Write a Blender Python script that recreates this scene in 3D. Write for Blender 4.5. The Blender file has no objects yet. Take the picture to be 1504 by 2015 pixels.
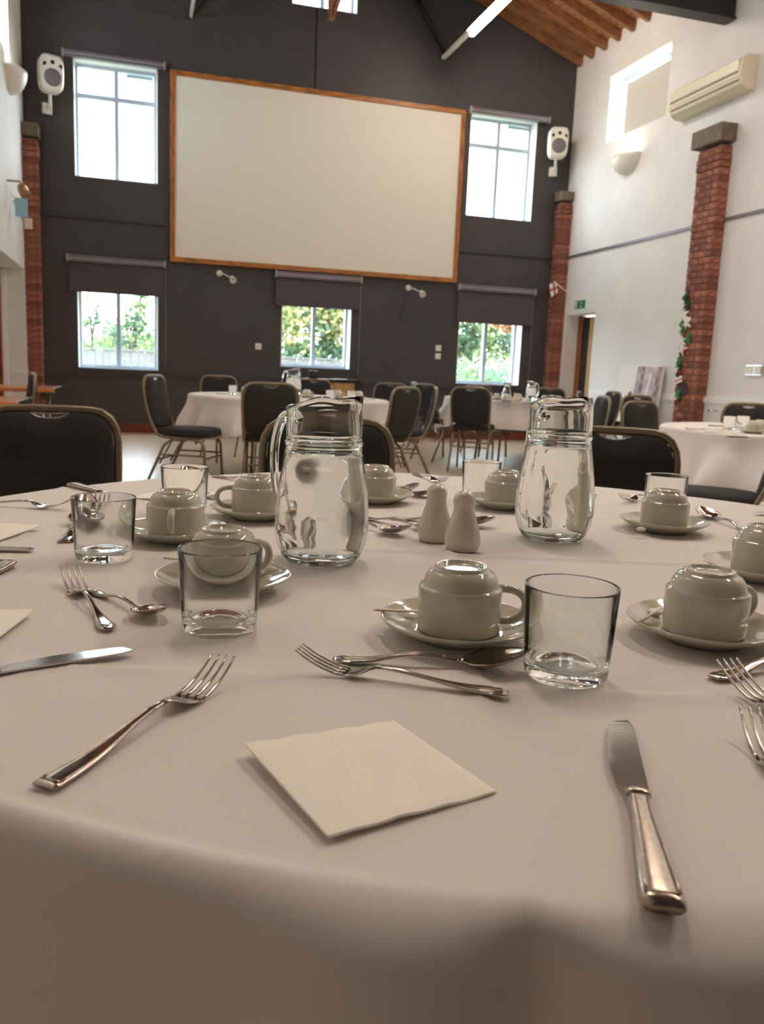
import bpy, bmesh, math, random
import numpy as np
from mathutils import Matrix, Vector
rnd = random.Random(7)
SC = bpy.context.scene
COL = SC.collection
PI = math.pi
# ------------------------------------------------------------ camera
FPX, CX, CY, EYE = 1640.0, 752.0, 1007.5, 1.0
MR = np.array([[0.96008814, -0.27649366, 0.0422139], [-0.00586935, -0.17080998, -0.98528651], [0.27963603, 0.94571412, -0.16561547]])
cd = bpy.data.cameras.new('camera'); cam = bpy.data.objects.new('camera', cd); COL.objects.link(cam)
cd.sensor_fit = 'HORIZONTAL'; cd.sensor_width = 36; cd.lens = FPX / 1504 * 36
cd.clip_start = 0.02; cd.clip_end = 300
cd.dof.use_dof = True; cd.dof.focus_distance = 0.95; cd.dof.aperture_fstop = 16
mw = Matrix.Identity(4)
for i in range(3):
    mw[i][0] = MR[0][i]; mw[i][1] = -MR[1][i]; mw[i][2] = -MR[2][i]
mw[2][3] = EYE
cam.matrix_world = mw
SC.camera = cam
# ------------------------------------------------------------ exposure, world
SC.view_settings.view_transform = 'Standard'; SC.view_settings.look = 'None'
SC.view_settings.exposure = 1.12; SC.view_settings.gamma = 1.0; SC.view_settings.use_curve_mapping = False
SC.cycles.max_bounces = 20; SC.cycles.transmission_bounces = 18; SC.cycles.transparent_max_bounces = 16
SC.cycles.diffuse_bounces = 6; SC.cycles.glossy_bounces = 8
SC.cycles.sample_clamp_indirect = 6; SC.cycles.blur_glossy = 0.6
SC.cycles.use_denoising = True
SKY = 8.6
wd = bpy.data.worlds.new('overcast_sky'); SC.world = wd; wd.use_nodes = True
nt = wd.node_tree; nt.nodes.clear()
o_ = nt.nodes.new('ShaderNodeOutputWorld'); b_ = nt.nodes.new('ShaderNodeBackground')
b_.inputs[0].default_value = (0.86, 0.94, 1.0, 1); b_.inputs[1].default_value = SKY
nt.links.new(b_.outputs[0], o_.inputs[0])
TUBE_COL = (1.0, 0.85, 0.70)
TUBE_W = 50.0

# ------------------------------------------------------------ projection helpers (photo pixel -> point in the room)
def ray(x, y): return MR.T @ np.array([(x - CX) / FPX, (y - CY) / FPX, 1.0])
def at_depth(x, y, d): return ray(x, y) * d + np.array([0, 0, EYE])
def at_z(x, y, z):
    r = ray(x, y); return r * ((z - EYE) / r[2]) + np.array([0, 0, EYE])
def at_y(x, y, Y):
    r = ray(x, y); return r * (Y / r[1]) + np.array([0, 0, EYE])
def at_x(x, y, X):
    r = ray(x, y); return r * (X / r[0]) + np.array([0, 0, EYE])

# ------------------------------------------------------------ materials
def lin(c):
    return tuple((v / 255 / 12.92) if v / 255 <= 0.04045 else ((v / 255 + 0.055) / 1.055) ** 2.4 for v in c) + (1.0,)
def mat(name, rgb, rough=0.5, metal=0.0, noise=0.0, nscale=20.0, bump=0.0, bscale=200.0, spec=0.5, stretch=(1, 1, 1), coat=0.0, rgb2=None, detail=4, lo=.35, hi=.65, bdist=0.002):
    m = bpy.data.materials.new(name); m.use_nodes = True
    n = m.node_tree; p = n.nodes['Principled BSDF']
    p.inputs['Base Color'].default_value = lin(rgb); p.inputs['Roughness'].default_value = rough
    p.inputs['Metallic'].default_value = metal; p.inputs['Specular IOR Level'].default_value = spec
    if coat: p.inputs['Coat Weight'].default_value = coat; p.inputs['Coat Roughness'].default_value = .05
    if noise or rgb2 or bump:
        tc = n.nodes.new('ShaderNodeTexCoord'); mp = n.nodes.new('ShaderNodeMapping'); mp.inputs['Scale'].default_value = stretch
        n.links.new(tc.outputs['Object'], mp.inputs['Vector'])
    if noise or rgb2:
        nz = n.nodes.new('ShaderNodeTexNoise'); nz.inputs['Scale'].default_value = nscale; nz.inputs['Detail'].default_value = detail
        n.links.new(mp.outputs[0], nz.inputs['Vector'])
        cr = n.nodes.new('ShaderNodeValToRGB'); cr.color_ramp.elements[0].position = lo; cr.color_ramp.elements[1].position = hi
        a = rgb; b = rgb2 if rgb2 else tuple(max(0, v * (1 - noise)) for v in rgb)
        cr.color_ramp.elements[0].color = lin(b); cr.color_ramp.elements[1].color = lin(a)
        n.links.new(nz.outputs[0], cr.inputs[0]); n.links.new(cr.outputs[0], p.inputs['Base Color'])
    if bump:
        bz = n.nodes.new('ShaderNodeTexNoise'); bz.inputs['Scale'].default_value = bscale; bz.inputs['Detail'].default_value = 3
        n.links.new(mp.outputs[0], bz.inputs['Vector'])
        bp = n.nodes.new('ShaderNodeBump'); bp.inputs['Strength'].default_value = bump; bp.inputs['Distance'].default_value = bdist
        n.links.new(bz.outputs[0], bp.inputs['Height']); n.links.new(bp.outputs[0], p.inputs['Normal'])
    return m
def emis(name, col, s):
    m = bpy.data.materials.new(name); m.use_nodes = True; n = m.node_tree; n.nodes.clear()
    o = n.nodes.new('ShaderNodeOutputMaterial'); e = n.nodes.new('ShaderNodeEmission')
    e.inputs[0].default_value = tuple(col) + (1,); e.inputs[1].default_value = s
    n.links.new(e.outputs[0], o.inputs[0]); return m
def glassmat(name, col=(1, 1, 1), ior=1.5, rough=0.0):
    m = bpy.data.materials.new(name); m.use_nodes = True; n = m.node_tree; n.nodes.clear()
    o = n.nodes.new('ShaderNodeOutputMaterial'); g = n.nodes.new('ShaderNodeBsdfGlass')
    g.inputs['Color'].default_value = tuple(col) + (1,); g.inputs['IOR'].default_value = ior; g.inputs['Roughness'].default_value = rough
    n.links.new(g.outputs[0], o.inputs[0]); return m
def panemat(name):
    m = bpy.data.materials.new(name); m.use_nodes = True; n = m.node_tree; n.nodes.clear()
    o = n.nodes.new('ShaderNodeOutputMaterial'); t = n.nodes.new('ShaderNodeBsdfTransparent'); t.inputs[0].default_value = (.93, .96, .96, 1)
    g = n.nodes.new('ShaderNodeBsdfGlossy'); g.inputs['Roughness'].default_value = .01
    f = n.nodes.new('ShaderNodeMixShader'); f.inputs[0].default_value = .06
    n.links.new(t.outputs[0], f.inputs[1]); n.links.new(g.outputs[0], f.inputs[2]); n.links.new(f.outputs[0], o.inputs[0]); return m
M = {}
M['far_paint'] = mat('charcoal_paint', (70, 66, 67), .6, bump=.15, bscale=60, noise=.06, nscale=3)
M['far_trim'] = mat('charcoal_trim', (60, 56, 57), .5)
M['white_paint'] = mat('white_wall_paint', (226, 222, 218), .7, noise=.03, nscale=2, bump=.1, bscale=50)
M['white_gloss'] = mat('white_gloss_trim', (228, 226, 222), .4)
M['screen'] = mat('screen_fabric', (232, 226, 212), .8)
M['pine'] = mat('pine_frame', (196, 124, 58), .45, noise=.35, nscale=5, stretch=(1, 8, 8))
M['pine_z'] = mat('pine_frame_upright', (190, 116, 56), .45, noise=.35, nscale=5, stretch=(8, 8, 1))
M['ceil_wood'] = mat('ceiling_boards', (164, 116, 78), .5, noise=.3, nscale=3, stretch=(8, 1, 8))
M['rafter'] = mat('rafter_timber', (156, 104, 66), .5, noise=.35, nscale=4, stretch=(1, 8, 6))
M['red_wood'] = mat('varnished_skirting', (130, 58, 30), .35, noise=.3, nscale=5, stretch=(1, 8, 8))
M['door_wood'] = mat('door_timber', (150, 76, 38), .4, noise=.3, nscale=5, stretch=(8, 8, 1))
M['dark'] = mat('dark_gap_shade', (26, 20, 18), .7)
M['steel_dark'] = mat('dark_painted_steel', (26, 25, 25), .5)
M['beige_door'] = mat('beige_door_leaf', (190, 150, 100), .5)
M['brick_a'] = mat('brick_red', (158, 98, 78), .9, noise=.3, nscale=18, bump=.5, bscale=90)
M['brick_b'] = mat('brick_orange', (172, 110, 88), .9, noise=.3, nscale=18, bump=.5, bscale=90)
M['brick_c'] = mat('brick_dark', (140, 84, 68), .9, noise=.3, nscale=18, bump=.5, bscale=90)
M['mortar'] = mat('mortar', (150, 108, 90), .95, noise=.2, nscale=30)
M['cap_stone'] = mat('cap_stone', (120, 106, 92), .8, noise=.15, nscale=14)
M['floor'] = mat('beech_floor', (224, 202, 176), .26, spec=.8, noise=.12, nscale=3, stretch=(1, 10, 1))
M['frame'] = mat('window_frame_white', (176, 190, 204), .4)
M['pane'] = panemat('window_pane')
M['cas'] = mat('blind_cassette', (128, 120, 128), .35, metal=.5)
M['cas_end'] = mat('blind_end_cap', (170, 164, 168), .4)
M['blindf'] = mat('blind_fabric', (84, 74, 78), .9, bump=.2, bscale=300)
M['blind_w'] = mat('pale_blind_fabric', (200, 194, 182), .9)
M['plastic_w'] = mat('white_plastic', (226, 222, 212), .4)
M['plastic_cream'] = mat('cream_plastic', (222, 212, 188), .4)
M['grille'] = mat('speaker_grille', (118, 112, 114), .6, metal=.3)
M['black'] = mat('black_plastic', (18, 18, 18), .4)
M['ac_dark'] = mat('vent_slot', (60, 54, 48), .6)
M['cloth'] = mat('white_tablecloth', (226, 221, 217), .85, bump=.12, bscale=900, bdist=.0006)
M['cloth_far'] = mat('white_tablecloth_far', (222, 216, 212), .85)
M['uph'] = mat('black_upholstery', (44, 42, 42), .95, bump=.3, bscale=500, noise=.15, nscale=120)
M['cframe'] = mat('bronze_chair_frame', (128, 116, 96), .38, metal=.55)
M['silver'] = mat('silver_grip', (190, 188, 184), .25, metal=.9)
M['china'] = mat('glazed_china', (196, 193, 178), .09, coat=.4, spec=.6)
M['shaker'] = mat('glazed_shaker', (214, 206, 192), .15, coat=.3)
M['steel'] = mat('polished_cutlery', (196, 188, 180), .13, metal=1.0, noise=.06, nscale=60)
M['steel_worn'] = mat('worn_cutlery', (190, 178, 166), .24, metal=1.0, noise=.12, nscale=300)
M['glass'] = glassmat('clear_glass', (.992, 1, .996), 1.46)
M['water'] = glassmat('water', (.998, 1, 1), 1.333)
M['napkin'] = mat('paper_napkin', (252, 247, 236), .95, bump=.35, bscale=260, bdist=.001)
M['wrap'] = mat('stirrer_paper', (236, 230, 214), .6)
M['tabletop'] = mat('table_board', (150, 112, 76), .5)
M['table_wood'] = mat('orange_table_laminate', (196, 120, 58), .25, noise=.2, nscale=4, stretch=(1, 8, 1))
M['chrome'] = mat('chrome', (220, 218, 214), .12, metal=1.0)
M['bark'] = mat('bark', (96, 82, 66), .9, noise=.3, nscale=12)
M['twig'] = mat('pale_twig', (150, 132, 104), .9)
M['fence'] = mat('weathered_fence', (112, 109, 109), .9, noise=.15, nscale=10, stretch=(6, 6, 1))
M['ground'] = mat('ground_turf', (110, 120, 80), 1, noise=.3, nscale=3)
for k, c in dict(lf_green=(120, 142, 102), lf_dark=(86, 112, 89), lf_lime=(152, 164, 112), lf_yellow=(180, 171, 120), lf_red=(171, 110, 86), lf_ivy=(128, 155, 131), lf_olive=(131, 136, 108)).items():
    M[k] = mat(k, c, .6)
    # leaves let some daylight through
    n = M[k].node_tree; p = n.nodes['Principled BSDF']; tr = n.nodes.new('ShaderNodeBsdfTranslucent'); tr.inputs[0].default_value = lin(c)
    mx = n.nodes.new('ShaderNodeMixShader'); mx.inputs[0].default_value = .45
    n.links.new(p.outputs[0], mx.inputs[1]); n.links.new(tr.outputs[0], mx.inputs[2]); n.links.new(mx.outputs[0], n.nodes['Material Output'].inputs[0])
M['green_sign'] = mat('sign_green', (14, 110, 78), .4)
M['sign_white'] = mat('sign_white', (232, 240, 236), .4)
M['red'] = mat('red_print', (178, 30, 44), .6)
M['paper_w'] = mat('white_paper', (236, 232, 226), .8)
M['paper_g'] = mat('green_paper', (40, 132, 74), .8)
M['paper_dg'] = mat('dark_green_paper', (22, 70, 40), .8)
M['wire'] = mat('dark_wire', (50, 40, 36), .7)
M['tube'] = emis('fluorescent_tube_glow', TUBE_COL, TUBE_W)
M['glow'] = emis('uplighter_glow', (1.0, .88, .66), 70.0)
M['glow_l'] = emis('uplighter_glow_left', (1.0, .9, .74), 18.0)
M['glow_spot'] = emis('spotlight_glow', (1.0, .9, .72), 6.0)
M['blue_tag'] = mat('pale_blue_sign', (150, 196, 214), .3)
M['spot_metal'] = mat('tan_spotlight_metal', (170, 140, 104), .3, metal=.7)

# ------------------------------------------------------------ mesh builder
class MB:
    def __init__(s): s.v = []; s.f = []; s.mi = []; s.sm = []
    def add(s, V, F, mi=0, smooth=False):
        b = len(s.v); s.v += [tuple(p) for p in V]
        s.f += [tuple(i + b for i in f) for f in F]; s.mi += [mi] * len(F); s.sm += [smooth] * len(F); return s
    def box(s, x0, x1, y0, y1, z0, z1, mi=0):
        V = [(x, y, z) for z in (z0, z1) for y in (y0, y1) for x in (x0, x1)]
        return s.add(V, [(0, 2, 3, 1), (4, 5, 7, 6), (0, 1, 5, 4), (2, 6, 7, 3), (0, 4, 6, 2), (1, 3, 7, 5)], mi)
    def tube(s, P, r, seg=8, closed=False, mi=0, flat=1.0, up=None, caps=True):
        P = [Vector(p) for p in P]; n = len(P)
        R = r if hasattr(r, '__len__') else [r] * n
        V = []; u = None
        for i in range(n):
            a = P[(i - 1) % n] if (closed or i > 0) else P[0]; b = P[(i + 1) % n] if (closed or i < n - 1) else P[-1]
            t = (b - a).normalized()
            if u is None:
                u = Vector(up) if up else (Vector((0, 0, 1)) if abs(t.z) < .9 else Vector((1, 0, 0)))
            u = (u - t * u.dot(t)).normalized(); w = t.cross(u)
            for k in range(seg):
                an = 2 * PI * k / seg
                V.append(P[i] + (w * math.cos(an) + u * math.sin(an) * flat) * R[i])
        F = []
        for i in range(n if closed else n - 1):
            j = (i + 1) % n
            for k in range(seg):
                F.append((i * seg + k, i * seg + (k + 1) % seg, j * seg + (k + 1) % seg, j * seg + k))
        if not closed and caps: F.append(tuple(range(seg))[::-1]); F.append(tuple((n - 1) * seg + k for k in range(seg)))
        return s.add(V, F, mi, True)
    def lathe(s, prof, seg=48, mi=0, rad=None, c=(0, 0, 0)):
        """prof: (r, z) closed outline or ending on the axis; rad(an, r, z) -> (r, z) deforms"""
        V = []; F = []; rows = []
        for (r, z) in prof:
            if r < 1e-6:
                rows.append([len(V)]); V.append((c[0], c[1], z + c[2]))
            else:
                row = []
                for k in range(seg):
                    an = 2 * PI * k / seg; rr, zz = (r, z) if rad is None else rad(an, r, z)
                    row.append(len(V)); V.append((c[0] + rr * math.cos(an), c[1] + rr * math.sin(an), zz + c[2]))
                rows.append(row)
        for a, b in zip(rows[:-1], rows[1:]):
            for k in range(seg):
                k2 = (k + 1) % seg
                if len(a) == 1 and len(b) == 1: continue
                if len(a) == 1: F.append((a[0], b[k2], b[k]))
                elif len(b) == 1: F.append((a[k], a[k2], b[0]))
                else: F.append((a[k], a[k2], b[k2], b[k]))
        return s.add(V, F, mi, True)
    def prism(s, pts, axis, a0, a1, mi=0):
        """extrude a 2D outline along an axis: axis 'y' -> pts are (x,z); 'x' -> (y,z); 'z' -> (x,y)"""
        n = len(pts)
        def P(p, a): return {'y': (p[0], a, p[1]), 'x': (a, p[0], p[1]), 'z': (p[0], p[1], a)}[axis]
        V = [P(p, a0) for p in pts] + [P(p, a1) for p in pts]
        F = [tuple(range(n)), tuple(range(2 * n - 1, n - 1, -1))] + [(i, i + n, (i + 1) % n + n, (i + 1) % n) for i in range(n)]
        return s.add(V, F, mi)
    def build(s, name, mats, parent=None, loc=None, bevel=0, fix=True):
        me = bpy.data.meshes.new(name); me.from_pydata(s.v, [], s.f)
        for m in (mats if isinstance(mats, (list, tuple)) else [mats]): me.materials.append(M[m])
        me.polygons.foreach_set('material_index', s.mi); me.polygons.foreach_set('use_smooth', s.sm)
        me.update()
        if fix or bevel:
            bm = bmesh.new(); bm.from_mesh(me)
            if bevel: bmesh.ops.bevel(bm, geom=list(bm.edges), offset=bevel, segments=2, affect='EDGES', profile=.6)
            bmesh.ops.recalc_face_normals(bm, faces=bm.faces)
            bm.to_mesh(me); bm.free()
        return link(name, me, parent, loc)
def link(name, me, parent=None, loc=None):
    o = bpy.data.objects.new(name, me); COL.objects.link(o)
    if parent is not None: o.parent = parent
    if loc is not None: o.location = loc
    return o
def empty(name, label, cat, loc=(0, 0, 0), rz=0, group=None, scale=1):
    o = bpy.data.objects.new(name, None); COL.objects.link(o); o.empty_display_size = .05
    o.location = loc; o.rotation_euler = (0, 0, rz); o.scale = (scale,) * 3
    return tag(o, label, cat, group)
def tag(o, label, cat, group=None, kind=None):
    o['label'] = label; o['category'] = cat
    if group: o['group'] = group
    if kind: o['kind'] = kind
    return o
def struct(o): o['kind'] = 'structure'; return o
def dup(root, loc, rz, label, group=None, scale=None):
    r = root.copy(); COL.objects.link(r); r.location = loc; r.rotation_euler = (0, 0, rz); r['label'] = label
    if group: r['group'] = group
    if scale is not None: r.scale = (scale,) * 3
    for ch in list(root.children):
        c = ch.copy(); COL.objects.link(c); c.parent = r
        for g in list(ch.children):
            d = g.copy(); COL.objects.link(d); d.parent = c
    return r

# ------------------------------------------------------------ room shell
XL, XR, YW, YB = -1.42, 6.48, 12.4, -1.3
EZ, XM, SL = 5.67, 2.53, 0.385
RIDGE = EZ + (XR - XM) * SL
def roofz(x): return RIDGE - abs(x - XM) * SL
fl = MB().box(XL - .6, XR + 1.4, YB - .2, YW, -.1, 0).build('floor', 'floor'); struct(fl)
# far wall with window openings; (x0, x1, z0, z1)
HOLES = [(-.80, .27, 3.40, 4.88), (4.79, 5.88, 3.40, 4.88), (-.80, .27, .88, 1.98), (2.01, 3.06, 1.01, 1.98), (4.78, 5.86, .87, 1.98), (2.06, 2.99, 5.95, 6.62)]
xs = sorted({XL - .3, XR + .3, XM} | {h[0] for h in HOLES} | {h[1] for h in HOLES})
wb = MB()
for a, b in zip(xs[:-1], xs[1:]):
    hs = sorted([h for h in HOLES if h[0] <= a + 1e-6 and h[1] >= b - 1e-6], key=lambda h: h[2])
    z = -.1
    for h in hs: wb.box(a, b, YW, YW + .27, z, h[2]); z = h[3]
    wb.prism([(a, z), (b, z), (b, roofz(b) + .2), (a, roofz(a) + .2)], 'y', YW, YW + .27)
struct(wb.build('wall_back', 'far_paint'))
# right wall, holes (y0, y1, z0, z1)
def side_wall(name, x0, x1, holes, ztop):
    m = MB(); ys = sorted({YB - .2, YW} | {h[0] for h in holes} | {h[1] for h in holes})
    for a, b in zip(ys[:-1], ys[1:]):
        z = -.1
        for h in sorted([h for h in holes if h[0] <= a + 1e-6 and h[1] >= b - 1e-6], key=lambda h: h[2]):
            m.box(x0, x1, a, b, z, h[2]); z = h[3]
        m.box(x0, x1, a, b, z, ztop)
    return struct(m.build(name, 'white_paint'))
RH = [(11.26, 12.14, -.1, 2.0), (9.92, 11.36, 4.38, 5.27)] + [(y, y + 1.44, 4.38, 5.27) for y in (6.2, 3.0)]  # nearer high windows are out of view, added for daylight
side_wall('wall_right', XR, XR + .32, RH, 5.9)
LH = [(9.6, 12.05, -.1, 2.12)] + [(y, y + 1.44, 4.38, 5.27) for y in (9.8, 6.2, 3.0)]  # nearer high windows unseen, added to let in cool daylight
side_wall('wall_left', XL - .32, XL, LH, 5.9)
fw = MB(); fw.box(XL - .3, XR + .3, YB - .3, YB, -.1, 5.6); fw.prism([(XL - .3, 5.6), (XR + .3, 5.6), (XM, RIDGE + .1)], 'y', YB - .3, YB)
struct(fw.build('wall_front', 'far_paint'))  # unseen end wall, set close and dark to cut bounced light
# ceiling: board lining + rafters as separate parts
ceil = MB()
for sx, xe in ((-1, XL - .4), (1, XR + .4)):
    ceil.prism([(XM, RIDGE + .17), (xe, roofz(xe) + .17), (xe, roofz(xe) + .3), (XM, RIDGE + .3)], 'y', YB - .3, YW + .3)
ceil = struct(ceil.build('ceiling', 'ceil_wood'))
Lslope = math.hypot(XR - XM, (XR - XM) * SL); ca = (XR - XM) / Lslope; sa = ca * SL
pl = MB(); Wd = .118
pl.box(-Wd / 2 + .003, Wd / 2 - .003, YB, YW - .02, 0, .014)
pm = None
for side in (1, -1):
    for k in range(34):
        d = (k + .5) * Lslope / 34
        x = XM + side * d * ca; z = RIDGE - d * sa + .150
        if pm is None: o = pl.build('ceiling_board', 'ceil_wood', ceil); pm = o.data
        else: o = link('ceiling_board', pm, ceil)
        o.location = (x, 0, z); o.rotation_euler = (0, side * math.atan(SL), 0)
rf = MB().box(0, Lslope - .03, -.028, .028, 0, .145)
rmesh = None
y = 12.26
while y > YB + .1:
    for side in (1, -1):
        if rmesh is None: o = rf.build('rafter', 'rafter', ceil); rmesh = o.data
        else: o = link('rafter', rmesh, ceil)
        o.location = (XM, y, RIDGE + .002); o.rotation_euler = (0, math.atan(SL) if side == 1 else PI - math.atan(SL), 0)
        if side == -1: o.location.z += .145 * ca; o.location.x += .145 * sa * 0
    y -= .355
# main dark truss beams crossing the hall
def beam(y0, name, label):
    t = empty(name, label, 'beam', (XM, y0, 5.08)); t['kind'] = 'structure'
    MB().box(XL - XM + .02, XR - XM - .02, 0, .14, 0, .42).build('tie_beam', 'steel_dark', t)
    MB().box(XL - XM + .02, XR - XM - .02, -.03, .17, -.012, .012).build('bottom_flange', 'steel_dark', t)
    for s in (-1, 1):
        q = empty_part = MB().prism([(s * .06, 1.92), (s * 3.8, .44), (s * 3.8, .60), (s * .06, 2.08)], 'y', .02, .12)
        q.build('top_chord', 'steel_dark', t)
    MB().box(-.07, .07, .02, .12, .42, 1.95).build('king_post', 'steel_dark', t)
    return t
beam(8.71, 'roof_truss', 'black painted roof truss crossing the hall above the air conditioner')
beam(4.6, 'roof_truss', 'black painted roof truss above the nearest round table')
beam(.6, 'roof_truss', 'black painted roof truss over the near end of the hall')
# timber post and brace in front of the gable window, dark wind brace on the gable
t = empty('timber_strut', 'short reddish timber strut pointing down in front of the top gable window', 'strut', (2.44, 11.6, 5.50)); t['kind'] = 'structure'
MB().tube([(0, 0, 0), (0, 0, .55), (-.02, 0, 1.35)], [.035, .055, .07], 4).build('post', 'rafter', t)
MB().tube([(.02, 0, .02), (.16, 0, .5), (.42, 0, 1.2)], [.03, .055, .06], 4).build('brace', 'rafter', t)
for s, nm in ((1, 'dark sloping brace on the gable wall beside the lit ceiling tube'), (-1, 'dark sloping brace on the gable wall above the left speaker')):
    o = MB().tube([(s * 1.86, 12.36, 5.55), (s * 1.2, 12.36, 6.42)], .035, 4).build('gable_brace', 'steel_dark', None, (XM, 0, 0)); tag(o, nm, 'brace'); o['kind'] = 'structure'
o = MB().box(2.41, 2.425, YW - .012, YW - .001, 4.88, 5.95).build('trim_1', 'steel_dark'); struct(o)
# trims
for i, (x0, x1) in enumerate(((XL, .43), (4.69, 6.28))):
    struct(MB().box(x0, x1, YW - .028, YW, 2.86, 2.895).build('trim_%d' % (i + 2), 'far_trim'))
dt = MB()
for x0, x1 in ((XL, 6.28),): dt.box(x0, x1, YW - .03, YW, .785, .83); dt.box(x0, x1, YW - .018, YW, .76, .785)
struct(dt.build('trim_4', 'far_trim'))
struct(MB().box(XL, XR, YW - .022, YW, 0, .125).build('baseboard_back', 'red_wood', None, None, .003))
tr = MB().box(XR - .022, XR, YB, 12.2, 2.87, 2.905); struct(tr.build('trim_5', 'far_trim' if 0 else 'cas'))
tr = MB().box(XR - .035, XR, YB, 11.2, .80, .875); tr.box(XR - .015, XR, YB, 11.2, 0, .8); struct(tr.build('trim_6', 'white_gloss'))
struct(MB().box(XR - .03, XR - .012, YB, 11.2, 0, .12).build('baseboard_right', 'white_gloss'))
struct(MB().box(XL, XL + .02, YB, 9.5, 2.87, 2.905).build('trim_7', 'cas'))

# ------------------------------------------------------------ windows in the far wall
def window(i, x0, x1, z0, z1, transom=None, mull=True):
    w = bpy.data.objects.new('window_%d' % i, None); COL.objects.link(w); w.location = (x0, YW + .2, z0); struct(w)
    W_, H_ = x1 - x0, z1 - z0; f = .05
    m = MB(); m.box(0, W_, 0, .06, 0, f); m.box(0, W_, 0, .06, H_ - f, H_); m.box(0, f, 0, .06, f, H_ - f); m.box(W_ - f, W_, 0, .06, f, H_ - f)
    m.build('window_frame', 'frame', w)
    if mull: MB().box(W_ / 2 - .03, W_ / 2 + .03, -.005, .06, f, H_ - f).build('mullion', 'frame', w)
    zz = [f, H_ - f]
    if transom:
        MB().box(f, W_ - f, -.003, .06, transom - z0 - .028, transom - z0 + .028).build('transom', 'frame', w); zz = [f, transom - z0 - .028, transom - z0 + .028, H_ - f]
        MB().box(W_ * .62, W_ * .95, -.03, .0, H_ - .115, H_ - .075).build('vent', 'frame', w)
    xx = [(f, W_ / 2 - .03), (W_ / 2 + .03, W_ - f)] if mull else [(f, W_ - f)]
    for a, b in xx:
        for c, d in zip(zz[::2], zz[1::2]): MB().box(a, b, .028, .034, c, d).build('pane', 'pane', w)
    MB().box(0, W_, -.2, 0, -.004, .012).build('sill', 'frame', w)
    s = MB(); s.box(.0, .012, -.2, 0, .012, H_); s.box(W_ - .012, W_, -.2, 0, .012, H_); s.box(.012, W_ - .012, -.2, 0, H_ - .012, H_); s.build('reveal', 'white_gloss', w)
for i, h in enumerate(HOLES): window(i + 1, *h, transom=4.475 if h[3] == 4.88 else None)
def side_window(i, X, s, y0, y1, z0, z1, blind=0, ext=0):
    w = bpy.data.objects.new('window_%d' % i, None); COL.objects.link(w); w.location = (X + s * (.22 if s > 0 else .31), y0, z0); struct(w)
    W_, H_ = y1 - y0, z1 - z0; f = .05
    m = MB(); m.box(0, .05, 0, W_, 0, f); m.box(0, .05, 0, W_, H_ - f, H_); m.box(0, .05, 0, f, f, H_ - f); m.box(0, .05, W_ - f, W_, f, H_ - f); m.build('window_frame', 'frame', w)
    MB().box(.02, .026, f, W_ - f, f, H_ - f).build('pane', 'pane', w)
    if blind:
        MB().box(-.07, -.066, .0, W_ - .2, 0, H_ - .13).build('blind', 'blind_w', w)
n_ = 7
for j, h in enumerate(RH[1:]): side_window(n_, XR, 1, *h, blind=1); n_ += 1
for j, h in enumerate(LH[1:]): side_window(n_, XL - .27 + .22 if 0 else XL, -1, *h, blind=0); n_ += 1

# roller blinds
def blind(x0, x1, ztop, zfab, fx0, fx1, label):
    t = empty('roller_blind', label, 'blind', (x0, YW, ztop), 0, 'roller blinds on the far wall')
    L = x1 - x0
    MB().box(.02, L - .02, -.085, -.002, -.085, 0).build('cassette', 'cas', t, None, .008)
    MB().box(0.02, L - .02, -.092, -.084, -.05, -.04).build('cassette_rib', 'cas_end', t)
    for a in (0, L - .02): MB().box(a, a + .02, -.095, 0, -.092, .006).build('end_cap', 'cas_end', t, None, .004)
    if zfab is not None:
        MB().box(fx0 - x0, fx1 - x0, -.05, -.046, zfab - ztop, -.08).build('fabric', 'blindf', t)
        MB().box(fx0 - x0, fx1 - x0, -.056, -.04, zfab - ztop - .012, zfab - ztop + .012).build('bottom_bar', 'blindf', t)
        MB().tube([(fx1 - x0 + .02, -.05, -.08), (fx1 - x0 + .02, -.05, -(ztop - .95))], .0025, 5).build('pull_cord', 'cas_end', t)
    return t
blind(-.93, .37, 4.94, None, 0, 0, 'rolled-up blind over the tall upper window beside the left speaker')
blind(4.74, 6.05, 4.93, None, 0, 0, 'rolled-up blind over the tall upper window beside the right speaker')
blind(-.92, .37, 2.38, 1.91, -.89, .35, 'half-drawn dark blind on the low window that looks onto a fence')
blind(1.90, 3.19, 2.37, 1.90, 1.91, 3.16, 'half-drawn dark blind directly beneath the projection screen')
blind(4.72, 6.02, 2.38, 1.82, 4.72, 5.98, 'half-drawn dark blind on the low window nearest the exit sign')

# projection screen
t = empty('projection_screen', 'huge blank cream projection screen in a knotty pine frame on the dark wall', 'screen', (.43, YW, 2.39))
SW, SH, fb = 4.25, 2.48, .065
MB().box(fb, SW - fb, -.05, -.002, fb, SH - fb).build('screen_panel', 'screen', t)
for z0 in (0, SH - fb): MB().box(0, SW, -.075, -.001, z0, z0 + fb).build('frame_rail', 'pine', t, None, .004)
for x0 in (0, SW - fb): MB().box(x0, x0 + fb, -.074, -.001, fb, SH - fb).build('frame_stile', 'pine_z', t, None, .004)

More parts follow.
